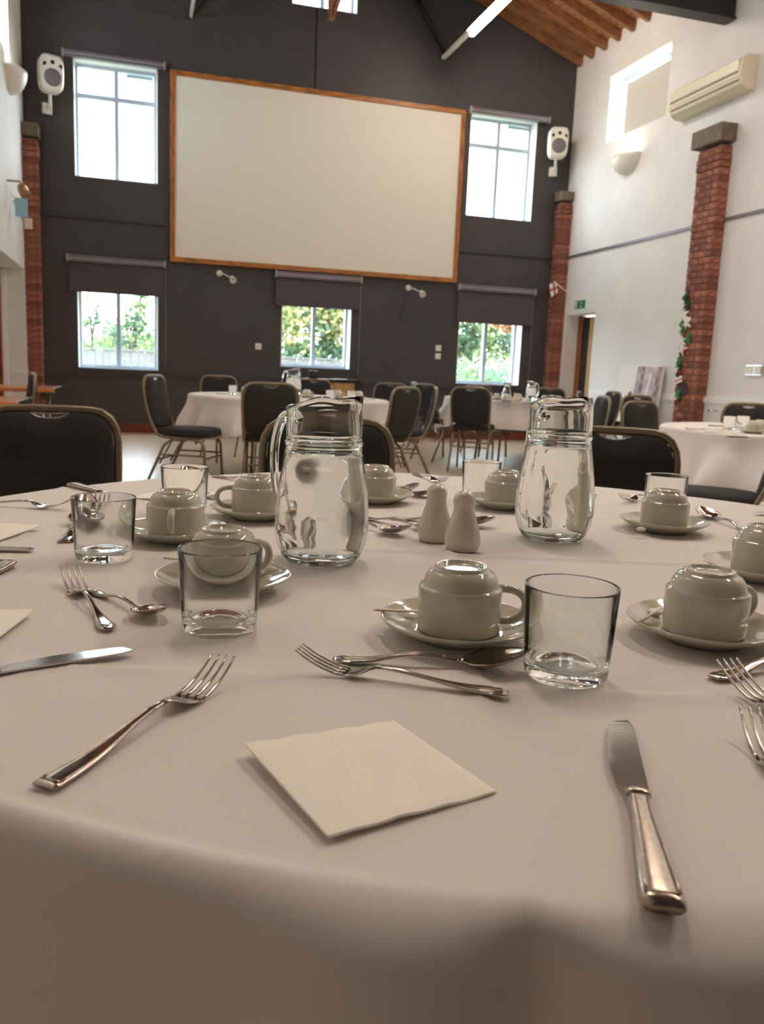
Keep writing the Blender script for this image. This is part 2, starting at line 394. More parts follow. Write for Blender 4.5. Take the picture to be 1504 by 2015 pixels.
# ------------------------------------------------------------ brick piers
def brick_pier(name, label, x0, x1, y0, y1, ztop, seed, n_front, n_side, flip):
    """pier against a side wall; front face is parallel to the wall, side face looks down the hall"""
    R = random.Random(seed)
    t = empty(name, label, 'brick pier', (0, 0, 0)); t['kind'] = 'structure'
    g = .012
    MB().box(x0 + g, x1 - g, y0 + g, y1 - g, 0, ztop - .02).build('mortar_core', 'mortar', t)
    course = .0752; k = 0; z = 0; cache = {}
    def put(a, b, c, d, z, h):
        key = (round(b - a, 3), round(d - c, 3), round(h, 3), R.randrange(3))
        if key not in cache:
            cache[key] = MB().box(0, b - a, 0, d - c, 0, h).build('brick', 'brick_' + 'abc'[key[3]], t, None, .004).data
            o = [ch for ch in t.children if ch.data is cache[key]][0]
        else: o = link('brick', cache[key], t)
        j = R.uniform(-.003, .003)
        o.location = (a + j * 0, c + R.uniform(-.002, .002), z)
    while z < ztop - .06:
        ext = .012 if z > ztop - .30 and z < ztop - .14 else 0
        h = course - .010
        L = y1 - y0
        if k % 2 == 0:
            cuts = [y0, y0 + L * .5, y1] if L > .3 else [y0, y1]
        else:
            cuts = [y0, y0 + L * .25, y0 + L * .75, y1] if L > .3 else [y0, y0 + L * .5, y1]
        for a, b in zip(cuts[:-1], cuts[1:]):
            put(x0 - (ext if flip else 0), x1 + (0 if flip else ext), a + .005 - (ext if a == y0 else 0), b - .005, z, h)
        z += course; k += 1
    return t
t = brick_pier('brick_pier', 'tall exposed red brick pier standing out from the white wall', 6.335, XR, 8.53, 8.955, 3.72, 3, 2, 1, True)
MB().box(6.27, XR, 8.48, 9.02, 3.725, 3.92).build('cap_stone', 'cap_stone', t, None, .01)
t = brick_pier('brick_pier', 'slim brick pier in the corner between dark wall and exit door', 6.28, XR, 12.2, YW, 3.72, 4, 1, 1, True)
MB().box(6.25, XR, 12.17, YW, 3.725, 3.86).build('cap_stone', 'cap_stone', t, None, .01)
t = brick_pier('brick_pier', 'slim brick pier in the corner beside the tall recess of the white wall', XL, -1.235, 12.15, YW, 3.78, 5, 1, 1, False)
MB().box(XL, -1.215, 12.13, YW, 3.785, 3.95).build('cap_stone', 'cap_stone', t, None, .01)
# ---- recess, doors
wl = MB(); wl.box(XL - .62, XL - .32, 9.3, 12.4, -.1, 2.5); wl.box(XL - .32, XL - .3, 12.2, YW, -.1, .0)
struct(wl.build('wall_recess', 'white_paint'))
tr = MB(); tr.box(XL - .33, XL + .015, 12.02, 12.055, .78, .85); tr.box(XL - .30, XL - .22, 11.98, 12.05, 0, 2.1); struct(tr.build('trim_8', 'white_gloss'))
d = bpy.data.objects.new('door_1', None); COL.objects.link(d); d.location = (XL - .32, 10.3, 0); struct(d)
MB().box(0, .05, 0, 1.35, 0, 2.05).build('door_leaf', 'door_wood', d)
MB().box(.05, .09, 1.28, 1.4, 0, 2.1).build('door_frame', 'door_wood', d)
d = bpy.data.objects.new('door_2', None); COL.objects.link(d); d.location = (XR, 11.26, 0); struct(d)
MB().box(.22, .28, .74, .88, 0, 2.0).build('door_frame', 'door_wood', d)
MB().box(.22, .30, .0, .10, 0, 1.98).build('door_post', 'door_wood', d)
MB().box(.24, .27, .54, .75, 0, 1.98).build('door_gap_shade', 'dark', d)  # solid dark panel, its colour stands for shade in the door gap
MB().box(.23, .27, .10, .54, 0, 1.98).build('door_leaf', 'beige_door', d, None, .003)
MB().box(0, .02, .0, .012, .0, 1.999).build('door_stop', 'white_gloss', d)

# ------------------------------------------------------------ ceiling lights
def ceiling_light(x, y0, y1, yw, label):
    t = empty('ceiling_light', label, 'ceiling light', (x, y0, 5.50), 0, 'fluorescent lights along the roof')
    L = y1 - y0
    MB().box(-.03, .03, .0, yw - y0, .03, .075).build('batten', 'plastic_w', t)
    MB().prism([(-.075, .03), (.075, .03), (.03, .06), (-.03, .06)], 'y', 0, L).build('reflector', 'plastic_w', t)
    MB().tube([(0, .03, .0), (0, L - .03, .0)], .042, 12).build('tube', 'tube', t)
    for yy in (.02, L - .02): MB().box(-.03, .03, yy - .012, yy + .012, -.03, .04).build('tube_holder', 'plastic_w', t)
    return t
ceiling_light(4.30, 9.85, 11.30, 12.38, 'lit fluorescent tube under the pine roof at the far gable')
ceiling_light(4.30, 5.0, 6.5, 6.55, 'lit fluorescent tube over the middle of the hall')
ceiling_light(4.30, 2.5, 4.5, 4.55, 'lit fluorescent tube over the right side of the hall')
ceiling_light(4.30, .8, 2.4, 2.45, 'lit fluorescent tube over the near end of the hall')
ceiling_light(.70, 2.2, 4.2, 4.25, 'added unseen fluorescent tube over the left side of the hall')  # unseen tube, added to brighten the near table top
o = tag(MB().box(.68, .72, 9.0, 12.38, 5.55, 5.59).build('lighting_rail', 'plastic_w'), 'thin white lighting rail end above the left upper window', 'rail')

# ------------------------------------------------------------ wall sconces
def sconce(x, y, z, s, glow, label, on_w):
    t = empty('wall_sconce', label, 'wall light', (x, y, z)); t.rotation_euler = (0, 0, 0 if s < 0 else PI)
    # half bowl, flat side on the wall; opening faces up
    m = MB(); V = []; F = []; nu, nv = 14, 8
    for sh in (0, .012):
        for j in range(nv + 1):
            b = j / nv * PI / 2
            for i in range(nu + 1):
                a = PI / 2 + i / nu * PI
                rx = .20 - sh; rz = .25 - sh; ry = .30 - sh
                V.append((rx * math.cos(a) * math.cos(b), ry * math.sin(a) * math.cos(b), -rz * math.sin(b)))
    B = (nv + 1) * (nu + 1)
    for q in range(2):
        for j in range(nv):
            for i in range(nu):
                p = q * B + j * (nu + 1) + i; F.append((p, p + 1, p + nu + 2, p + nu + 1))
    for i in range(nu): F.append((i, i + 1, B + i + 1, B + i))
    m.add(V, F, 0, True).build('bowl', 'plastic_w', t)
    MB().tube([(-.07, -.10, -.06), (-.07, .10, -.06)], .02, 8).build('lamp', glow, t)
    return t
sconce(XR - .001, 10.72, 4.06, -1, 'glow', 'half-bowl white uplighter glowing on the white wall below the blind window', 1)
sconce(XL + .001, 11.15, 4.24, 1, 'glow_l', 'half-bowl white uplighter on the wall left of the far window', 1)

# ------------------------------------------------------------ loudspeakers
def speaker(x, z, yaw, label):
    t = empty('wall_speaker', label, 'speaker', (x, YW - .20, z), yaw, 'white loudspeakers on the dark wall')
    w, h = .145, .22
    out = []
    for k in range(40):
        a = 2 * PI * k / 40; c, s_ = math.cos(a), math.sin(a); e = .42
        out.append((w * math.copysign(abs(c) ** e, c) * (1 - .12 * (s_ < 0) * abs(s_)), h * math.copysign(abs(s_) ** e, s_)))
    V = []; F = []; n = 40
    for (sc, yy) in ((.86, -.15), (1, -.12), (1, .02), (.7, .13)):
        V += [(p[0] * sc, yy, p[1] * sc) for p in out]
    for r in range(3):
        F += [(r * n + k, r * n + (k + 1) % n, (r + 1) * n + (k + 1) % n, (r + 1) * n + k) for k in range(n)]
    F += [tuple(range(n)), tuple(3 * n + k for k in range(n))[::-1]]
    MB().add(V, F, 0, False).build('cabinet', 'plastic_w', t)
    MB().lathe([(0, .02), (.095, .018), (.108, .0), (.108, -.01)], 32).build('woofer_grille', 'grille', t, (0, -.15, -.055)).rotation_euler = (PI / 2, 0, 0)
    MB().lathe([(0, .004), (.024, .004), (.026, -.004)], 16).build('tweeter', 'black', t, (0, -.152, .125)).rotation_euler = (PI / 2, 0, 0)
    for s_ in (-1, 1): MB().prism([(s_ * .075, .085), (s_ * .122, .06), (s_ * .11, .11), (s_ * .085, .115)], 'y', -.158, -.14).build('port', 'black', t)
    MB().tube([(0, .0, -.20), (0, .0, -.34), (0, .16, -.36)], .022, 8).build('bracket_arm', 'plastic_w', t)
    MB().box(-.06, .06, .12, .19, -.43, -.30).build('bracket_plate', 'plastic_w', t, None, .006)
    return t
speaker(-1.07, 4.55, .35, 'white loudspeaker on a bracket left of the tall left window')
speaker(6.13, 4.52, -.25, 'white loudspeaker on a bracket in the corner above the brick pier')

# wall spotlights, switch plates
def wall_lamp(x, z, label):
    t = empty('wall_lamp', label, 'wall lamp', (x, YW, z), 0, 'small white wall lamps below the screen')
    MB().lathe([(0, .03), (.035, .028), (.045, .01), (.045, 0), (0, 0)], 20).build('wall_plate', 'plastic_w', t).rotation_euler = (PI / 2, 0, 0)
    MB().tube([(0, -.02, 0), (.05, -.08, -.01), (.14, -.14, -.06)], .008, 6).build('arm', 'plastic_w', t)
    MB().lathe([(0, -.04), (.03, -.04), (.042, .0), (.05, .04), (.044, .04), (.03, .0), (0, -.01)], 20).build('head', 'plastic_w', t, (.17, -.16, -.08)).rotation_euler = (2.2, .3, .4)
wall_lamp(1.11, 2.28, 'white swivel wall lamp left of the middle blind')
wall_lamp(3.93, 2.27, 'white swivel wall lamp right of the middle blind')
tag(MB().tube([(3.93, YW - .006, 2.2), (3.86, YW - .006, 2.0), (3.80, YW - .006, 1.75)], .005, 5).build('lamp_cable', 'far_trim'), 'thin dark cable running down the wall below the right lamp', 'cable')
def plate(name, x, z, label):
    t = empty(name, label, 'switch', (x, YW, z)); MB().box(-.045, .045, -.016, 0, -.045, .045).build('face_plate', 'plastic_w', t, None, .004)
    MB().box(-.012, .012, -.020, -.015, -.018, .018).build('rocker', 'plastic_cream', t)
plate('switch_plate', 1.68, 1.29, 'square cream switch plate alone on the dark wall')
plate('switch_plate', 4.46, 1.40, 'upper of two cream switch plates stacked on the dark wall')
plate('switch_plate', 4.46, 1.275, 'lower of two cream switch plates stacked on the dark wall')

# ------------------------------------------------------------ right wall things
t = empty('air_conditioner', 'cream wall-mounted air conditioner above the tall brick pier', 'air conditioner', (XR, 8.25, 4.20))
prof = [(0, .36), (-.13, .36), (-.20, .30), (-.22, .14), (-.18, .05), (-.10, 0), (0, 0)]
MB().prism([(p[0], p[1]) for p in prof], 'y', 0, 1.3).build('casing', 'plastic_cream', t, None, .006)
for z, x in ((.165, -.222), (.085, -.202)): MB().box(x, x + .03, .04, 1.26, z, z + .012).build('louvre_slot', 'ac_dark', t)
MB().box(-.223, -.205, .04, 1.26, .19, .30).build('front_panel', 'plastic_cream', t, None, .003)
t = empty('exit_sign', 'green and white fire exit sign above the doorway', 'sign', (XR, 11.74, 2.14))
MB().box(-.008, 0, -.16, .16, -.06, .06).build('board', 'green_sign', t)
mm = MB()   # running figure and doorway
mm.box(-.011, -.008, .075, .145, -.05, .05)
mm.build('pictogram', 'sign_white', t)
mm = MB().tube([(-.013, .12, -.04), (-.013, .105, -.01), (-.013, .11, .02)], .005, 5); mm.tube([(-.013, .105, -.01), (-.013, .09, -.042)], .005, 5); mm.tube([(-.013, .125, .005), (-.013, .108, .018), (-.013, .09, .0)], .004, 5); mm.tube([(-.013, .108, .03), (-.013, .106, .038)], .008, 6)
mm.build('running_figure', 'green_sign', t)
def text(body, size, matn, parent, loc, rot, name='lettering'):
    c = bpy.data.curves.new(name, 'FONT'); c.body = body; c.size = size; c.extrude = .001; c.align_x = 'CENTER'; c.align_y = 'CENTER'
    o = bpy.data.objects.new(name, c); COL.objects.link(o); c.materials.append(M[matn])
    bpy.context.view_layer.update()
    me = bpy.data.meshes.new_from_object(o.evaluated_get(bpy.context.evaluated_depsgraph_get()))
    bpy.data.objects.remove(o); o = bpy.data.objects.new(name, me); COL.objects.link(o)
    o.parent = parent; o.location = loc; o.rotation_euler = rot; return o
text('Fire', .06, 'sign_white', t, (-.010, -.05, .024), (PI / 2, 0, -PI / 2))
text('exit', .06, 'sign_white', t, (-.010, -.05, -.028), (PI / 2, 0, -PI / 2))
# leaning canvas picture
t = empty('canvas_picture', 'large pale canvas picture leaning against the white dado', 'picture', (6.31, 9.36, .0))
t.rotation_euler = (0, .09, 0)
MB().box(0, .03, 0, 1.0, .02, 1.235).build('canvas', 'paper_w', t)
M['mauve'] = mat('picture_mauve', (160, 138, 150), .7, rgb2=(214, 204, 208), nscale=7, noise=.2)
M['mauve_d'] = mat('picture_plum', (120, 90, 98), .7, rgb2=(186, 160, 160), nscale=9, noise=.2)
M['skin_p'] = mat('picture_cream', (226, 214, 204), .7)
def blob(pts, dx, matn, nm): MB().prism([(p[0], p[1]) for p in pts], 'x', -.003 - dx, 0 - dx).build(nm, matn, t)
blob([(.0, .03), (.56, .03), (.60, .5), (.56, 1.22), (.0, 1.22)], 0, 'mauve', 'printed_backdrop')
blob([(.02, .03), (.12, .03), (.14, .7), (.10, 1.22), (.02, 1.22)], .003, 'mauve_d', 'printed_fold')
blob([(.40, .03), (.48, .03), (.45, .7), (.47, 1.22), (.39, 1.22)], .003, 'mauve_d', 'printed_fold')
blob([(.20, .05), (.34, .1), (.37, .5), (.33, .8), (.28, 1.0), (.26, 1.15), (.20, 1.12), (.23, .9), (.16, .7), (.18, .4)], .004, 'skin_p', 'printed_shape')
blob([(.15, .03), (.30, .03), (.34, .25), (.26, .33), (.18, .28)], .006, 'mauve_d', 'printed_shape')
# switch box on the right wall
t = empty('socket_plate', 'silver double switch plate on the white wall right of the pier', 'switch', (XR, 7.76, 1.19))
MB().box(-.02, 0, -.13, .13, -.06, .06).build('face_plate', 'silver', t, None, .004)
for yy in (-.065, .065): MB().box(-.03, -.018, yy - .05, yy + .05, -.045, .045).build('rocker', 'plastic_w', t, None, .003)
t = empty('pipe_valve', 'small chrome pipe valve low on the white wall', 'valve', (XR - .05, 8.28, .72))
MB().tube([(.02, 0, 0), (-.06, 0, 0)], .014, 8).build('valve_body', 'chrome', t); MB().tube([(-.06, -.045, 0), (-.06, .045, 0)], .012, 8).build('valve_head', 'chrome', t)

# garland of paper leaves, flowers and flags on the pier
gx, gy = 6.325, 8.84
t = empty('paper_garland', 'garland of green leaves, white flowers and small flags on the brick pier', 'garland', (gx, gy, 1.0))
pts = [(0, .03, 1.12), (0, -.02, .95), (-.0, .03, .75), (-.0, -.01, .55), (0, .06, .3), (0, .02, .1), (0, .07, 0)]
MB().tube(pts, .006, 6).build('string', 'wire', t)
MB().box(-.0, .018, -.12, .03, -.12, .02).build('small_plaque', 'wire', t)
def petal_shape(y, z, r, a, matn, nm, k=5, x=-.012):
    m = MB(); V = [(x - .004, y, z)]; F = []
    n = 30
    for i in range(n):
        an = 2 * PI * i / n; rr = r * (.68 + .32 * math.cos(k * an + a)); V.append((x + .012 * math.cos(k * an), y + rr * math.cos(an), z + rr * math.sin(an)))
    F = [(0, 1 + i, 1 + (i + 1) % n) for i in range(n)]
    V2 = [(v[0] + .004, v[1], v[2]) for v in V]; F2 = [tuple(j + n + 1 for j in f[::-1]) for f in F] + [(1 + i, 1 + (i + 1) % n, n + 2 + (i + 1) % n, n + 2 + i) for i in range(n)]
    m.add(V + V2, F + F2).build(nm, matn, t)
for (y, z, r, a, c, nm, k) in [(.06, 1.03, .06, 0, 'paper_dg', 'leaf', 3), (.0, .93, .05, 1, 'paper_dg', 'leaf', 3), (.04, .83, .06, 0, 'paper_w', 'flower', 5), (-.01, .73, .075, 1, 'paper_w', 'flower', 5), (.08, .72, .055, 0, 'paper_g', 'leaf', 3), (.06, .66, .05, 2, 'paper_g', 'leaf', 3),
    (-.06, .55, .06, .5, 'paper_g', 'leaf', 3), (.04, .52, .06, 0, 'paper_w', 'flower', 5), (.0, .58, .03, 0, 'red', 'flower', 5), (.02, .42, .07, 1, 'paper_w', 'flower', 4), (-.03, .40, .03, 0, 'red', 'flower', 5), (.07, .28, .05, 1, 'paper_g', 'leaf', 3), (.08, .23, .045, 1, 'paper_g', 'leaf', 3),
    (.06, .12, .05, 0, 'paper_dg', 'leaf', 3), (.02, .14, .03, 0, 'red', 'flower', 5), (.11, -.17, .06, .4, 'paper_w', 'flower', 4), (.02, -.12, .055, 1, 'paper_g', 'leaf', 3), (.06, -.06, .028, 0, 'red', 'flower', 5), (-.02, -.18, .03, 0, 'paper_dg', 'leaf', 3)]:
    petal_shape(y, z + .0, r * 1.25, a, c, nm, k)
m = MB().prism([(-.06, .06), (.07, .02), (.05, -.05), (-.08, -.01)], 'x', -.02, -.016); o = m.build('flag', 'paper_w', t, (0, .03, .05)); MB().prism([(-.07, .03), (.065, -.01), (.06, -.025), (-.075, .015)], 'x', -.022, -.020).build('flag_cross', 'red', o)
# bunting flag by the corner pier
t = empty('bunting_flag', 'small white flag with a red cross pinned to the corner brick pier', 'flag', (6.24, 12.14, 2.36))
MB().prism([(-.10, .09), (.02, .13), (.06, -.02), (-.05, -.10)], 'y', -.006, -.003).build('cloth', 'paper_w', t)
MB().prism([(-.09, .01), (.05, .07), (.055, .045), (-.08, -.015)], 'y', -.009, -.006).build('red_cross', 'red', t)
MB().prism([(-.04, .11), (-.015, .118), (.02, -.05), (-.005, -.065)], 'y', -.009, -.006).build('red_cross', 'red', t)
MB().tube([(-.02, 0, .14), (.2, -.05, -.02)], .008, 6).build('ribbon', 'paper_w', t)

# ------------------------------------------------------------ left wall things
t = empty('wall_spotlight', 'tan metal spotlight on a short arm beside the left wall', 'wall lamp', (XL, 10.75, 2.88))
MB().tube([(0, 0, .08), (.14, 0, .08), (.16, .1, .04)], .012, 6).build('arm', 'spot_metal', t)
MB().lathe([(0, .09), (.03, .085), (.055, .04), (.06, -.05), (.055, -.05), (.04, .02), (0, .04)], 20).build('shade', 'spot_metal', t, (.16, .12, -.0)).rotation_euler = (.5, -.5, 0)
t = empty('hanging_sign', 'pale blue translucent hanging sign next to the left spotlight', 'sign', (XL + .12, 11.05, 2.74))
MB().box(-.08, .06, -.006, .006, -.12, .09).build('sign_panel', 'blue_tag', t); MB().tube([(-.08, 0, .09), (-.12, 0, .12), (-.12, .0, .16)], .006, 5).build('hanger', 'chrome', t)
tag(MB().tube([(XL + .01, 11.2, 2.82), (XL + .012, 12.12, 2.72)], .012, 6).build('cable_conduit', 'plastic_w'), 'thin white conduit running along the left wall to the pier', 'conduit')
t = empty('alarm_sensor', 'small cream sensor box on the left corner brick pier', 'sensor', (-1.36, 12.14, 2.7)); MB().box(-.05, .05, -.04, .0, -.07, .07).build('housing', 'plastic_cream', t, None, .008); MB().box(-.02, .02, -.046, -.038, -.03, .0).build('lens', 'plastic_w', t)

# ------------------------------------------------------------ outside
struct(MB().box(-40, 60, YW + .3, 90, -.7, -.5).build('ground', 'ground'))
t = empty('garden_fence', 'weathered grey vertical board fence beyond the low windows', 'fence', (-3.5, 20.0, -.5))
fm = None
x = 0; k = 0
while x < 9.2:
    if fm is None: o = MB().box(0, .145, 0, .02, 0, 1.72).build('fence_board', 'fence', t, None, .003); fm = o.data
    else: o = link('fence_board', fm, t)
    o.location = (x, rnd.uniform(-.012, .012), rnd.uniform(-.015, .015)); x += .152; k += 1
MB().box(0, 9.2, -.03, .04, 1.73, 1.76).build('capping_rail', 'fence', t)
MB().box(0, 9.2, .022, .07, .4, .5).build('rail', 'fence', t)
def leaves(name, blobs, n, size, mats, seed, parent=None, weights=None, cl=3.0):
    R = np.random.RandomState(seed); V = np.zeros((n * 4, 3)); mi = np.zeros(n, int)
    w = np.array([b[3] * b[4] * b[5] for b in blobs]) ** .75; w /= w.sum(); which = R.choice(len(blobs), n, p=w)
    B = np.array(blobs)[which]
    d = R.normal(size=(n, 3)); d /= np.linalg.norm(d, axis=1)[:, None]; rr = R.uniform(.35, 1, n) ** .5
    P = B[:, :3] + d * rr[:, None] * B[:, 3:6]
    a = R.normal(size=(n, 3)); a /= np.linalg.norm(a, axis=1)[:, None]; b = np.cross(a, R.normal(size=(n, 3))); b /= np.linalg.norm(b, axis=1)[:, None]
    s = size * R.uniform(.6, 1.3, n)[:, None]
    V[0::4] = P - a * s; V[1::4] = P + b * s * .55; V[2::4] = P + a * s; V[3::4] = P - b * s * .55
    f = np.sin(P[:, 0] * cl + seed) + np.sin(P[:, 2] * cl * 1.3 + 1.7 * seed) + np.sin((P[:, 0] + P[:, 2]) * cl * 2.1) * .6 + R.normal(size=n) * .7
    q = np.quantile(f, np.cumsum(weights)[:-1]) if weights is not None else np.quantile(f, [i / len(mats) for i in range(1, len(mats))])
    mi = np.searchsorted(q, f)
    me = bpy.data.meshes.new(name); me.from_pydata(V.tolist(), [], [(4 * i, 4 * i + 1, 4 * i + 2, 4 * i + 3) for i in range(n)])
    for m in mats: me.materials.append(M[m])
    me.polygons.foreach_set('material_index', mi.astype(int).tolist()); me.update()
    return link(name, me, parent)
def bush(name, label, cat, base, blobs, n, size, mats, seed, stems, weights=None, cl=3.0):
    t = empty(name, label, cat, base)
    o = leaves('foliage', blobs, n, size, mats, seed, t, weights, cl); o['kind'] = 'stuff'
    for st in stems: MB().tube(st[0], st[1], 6).build('branch', st[2] if len(st) > 2 else 'bark', t)
    return t
# px-guided positions on y planes behind the windows
def oy(x, y, Y): p = at_y(x, y, Y); return p
b = oy(185, 690, 22.7)
bush('leafy_shrub', 'tall dark leafed shrub behind the fence at the left pane', 'shrub', (b[0], 22.7, -.5),
     [(0, 0, 2.0, .75, .5, .75), (-.1, 0, 2.7, .35, .3, .45), (-.15, 0, 3.3, .13, .12, .4), (.6, 0, 1.9, .6, .4, .3)], 1300, .065, ['lf_dark', 'lf_green', 'lf_olive'], 3, [([(0, 0, 0), (-.05, 0, 2), (-.12, 0, 3.6)], [.04, .03, .01]), ([(-.05, 0, 2), (.12, 0, 2.9), (.2, 0, 3.5)], [.03, .02, .008])], None, 2)
b = oy(258, 690, 21.2)
bush('ivy_clad_tree', 'ivy covered leaning trunk behind the fence at the right pane', 'tree', (b[0], 21.2, -.5),
     [(0, 0, 1.9, .75, .4, .65), (.1, 0, 2.5, .3, .25, .45), (.22, 0, 2.9, .2, .2, .4), (.3, 0, 3.3, .17, .15, .35), (.42, 0, 3.6, .20, .12, .08)], 1900, .06, ['lf_dark', 'lf_lime', 'lf_green'], 5,
     [([(0, 0, 0), (.1, 0, 2.3), (.25, 0, 3.1), (.4, 0, 3.65)], [.07, .06, .04, .02]), ([(0, 0, 1.6), (-.12, 0, 2.6), (-.2, 0, 3.7)], [.03, .02, .008]), ([(-.12, 0, 2.6), (.02, 0, 3.3)], [.015, .006]), ([(.2, 0, 1.5), (.6, -.1, 2.6)], [.012, .006], 'twig'), ([(.4, 0, 1.5), (.75, -.1, 2.7)], [.012, .006], 'twig')], None, 3)
bush('distant_hedge', 'low olive hedge far behind the fence', 'hedge', (-1.0, 26, -.5), [(-2, 0, 1.4, 2.2, .8, .75), (1, 0, 1.5, 2.2, .8, .85), (3, 0, 1.5, 1.6, .8, .7)], 3600, .11, ['lf_olive', 'lf_green', 'lf_dark'], 8, [([(0, 0, 0), (0, 0, 1)], [.05, .04])])
b = oy(625, 690, 24)
bush('autumn_tree', 'bright yellow and green autumn tree filling the middle window', 'tree', (b[0], 24, -.5),
     [(-.7, 0, 3.6, 1.5, 1.0, 1.2), (.9, 0, 3.4, 1.2, 1.0, 1.3), (0, .2, 2.6, 1.9, 1.0, .9), (0, 0, 1.6, 1.6, .8, .7), (-1.0, 0, 4.8, 1.5, 1, 1), (1.0, .3, 4.7, 1.4, 1, 1)], 12000, .10, ['lf_dark', 'lf_green', 'lf_yellow', 'lf_lime'], 11, [([(.2, .3, 0), (.3, .3, 2), (.0, .3, 3.6)], [.13, .1, .05]), ([(.3, .3, 2), (.9, .2, 3.6)], [.08, .03])], (.24, .22, .36, .18), 2.2)
b = oy(640, 715, 19)
bush('low_hedge', 'low blue green hedge under the middle window tree', 'hedge', (b[0] + .15, 19.0, -.5), [(0, 0, .85, .75, .5, .7), (.7, 0, .8, .6, .4, .7)], 3200, .06, ['lf_ivy', 'lf_dark', 'lf_green'], 13, [([(0, 0, 0), (0, 0, .8)], [.03, .02])])
b = oy(960, 720, 18.6)
bush('ivy_hedge', 'bright clipped ivy hedge outside the right low window', 'hedge', (b[0], 18.6, -.5), [(-.6, 0, .95, .8, .5, .95), (.5, 0, 1.0, .9, .5, .95), (1.4, 0, 1.0, .8, .5, .9)], 7500, .06, ['lf_ivy', 'lf_green', 'lf_ivy', 'lf_lime'], 17, [([(0, 0, 0), (0, 0, .9)], [.05, .03])])
b = oy(930, 660, 25.6)
bush('green_tree', 'dark green tree rising behind the clipped ivy hedge', 'tree', (b[0], 25.6, -.5), [(-.4, 0, 3.3, 1.3, .8, 1.3), (1.0, .3, 3.2, 1.3, .8, 1.0), (-.3, 0, 4.4, 1.5, .8, .8), (.3, .3, 2.0, 1.8, .8, .8)], 8000, .10, ['lf_dark', 'lf_green', 'lf_lime'], 19, [([(.1, .3, 0), (.1, .3, 3)], [.12, .07])])
b = oy(1003, 645, 22.6)
bush('red_tree', 'orange red autumn tree at the top of the right low window', 'tree', (b[0] + .1, 22.6, -.5), [(0, 0, 3.1, .6, .5, .38), (.7, 0, 3.4, .8, .5, .6), (.1, 0, 3.7, .6, .4, .4)], 2600, .09, ['lf_red', 'lf_yellow', 'lf_red'], 23, [([(.2, .2, 0), (.2, .1, 3)], [.07, .04])])
bush('laurel_bush', 'dark laurel bush between hedge and red tree', 'shrub', (b[0] + .7, 21.5, -.5), [(0, 0, 2.0, .9, .5, .75), (.3, 0, 1.2, 1.2, .5, .8)], 3000, .08, ['lf_dark'], 29, [([(0, 0, 0), (0, 0, 1.5)], [.05, .03])])

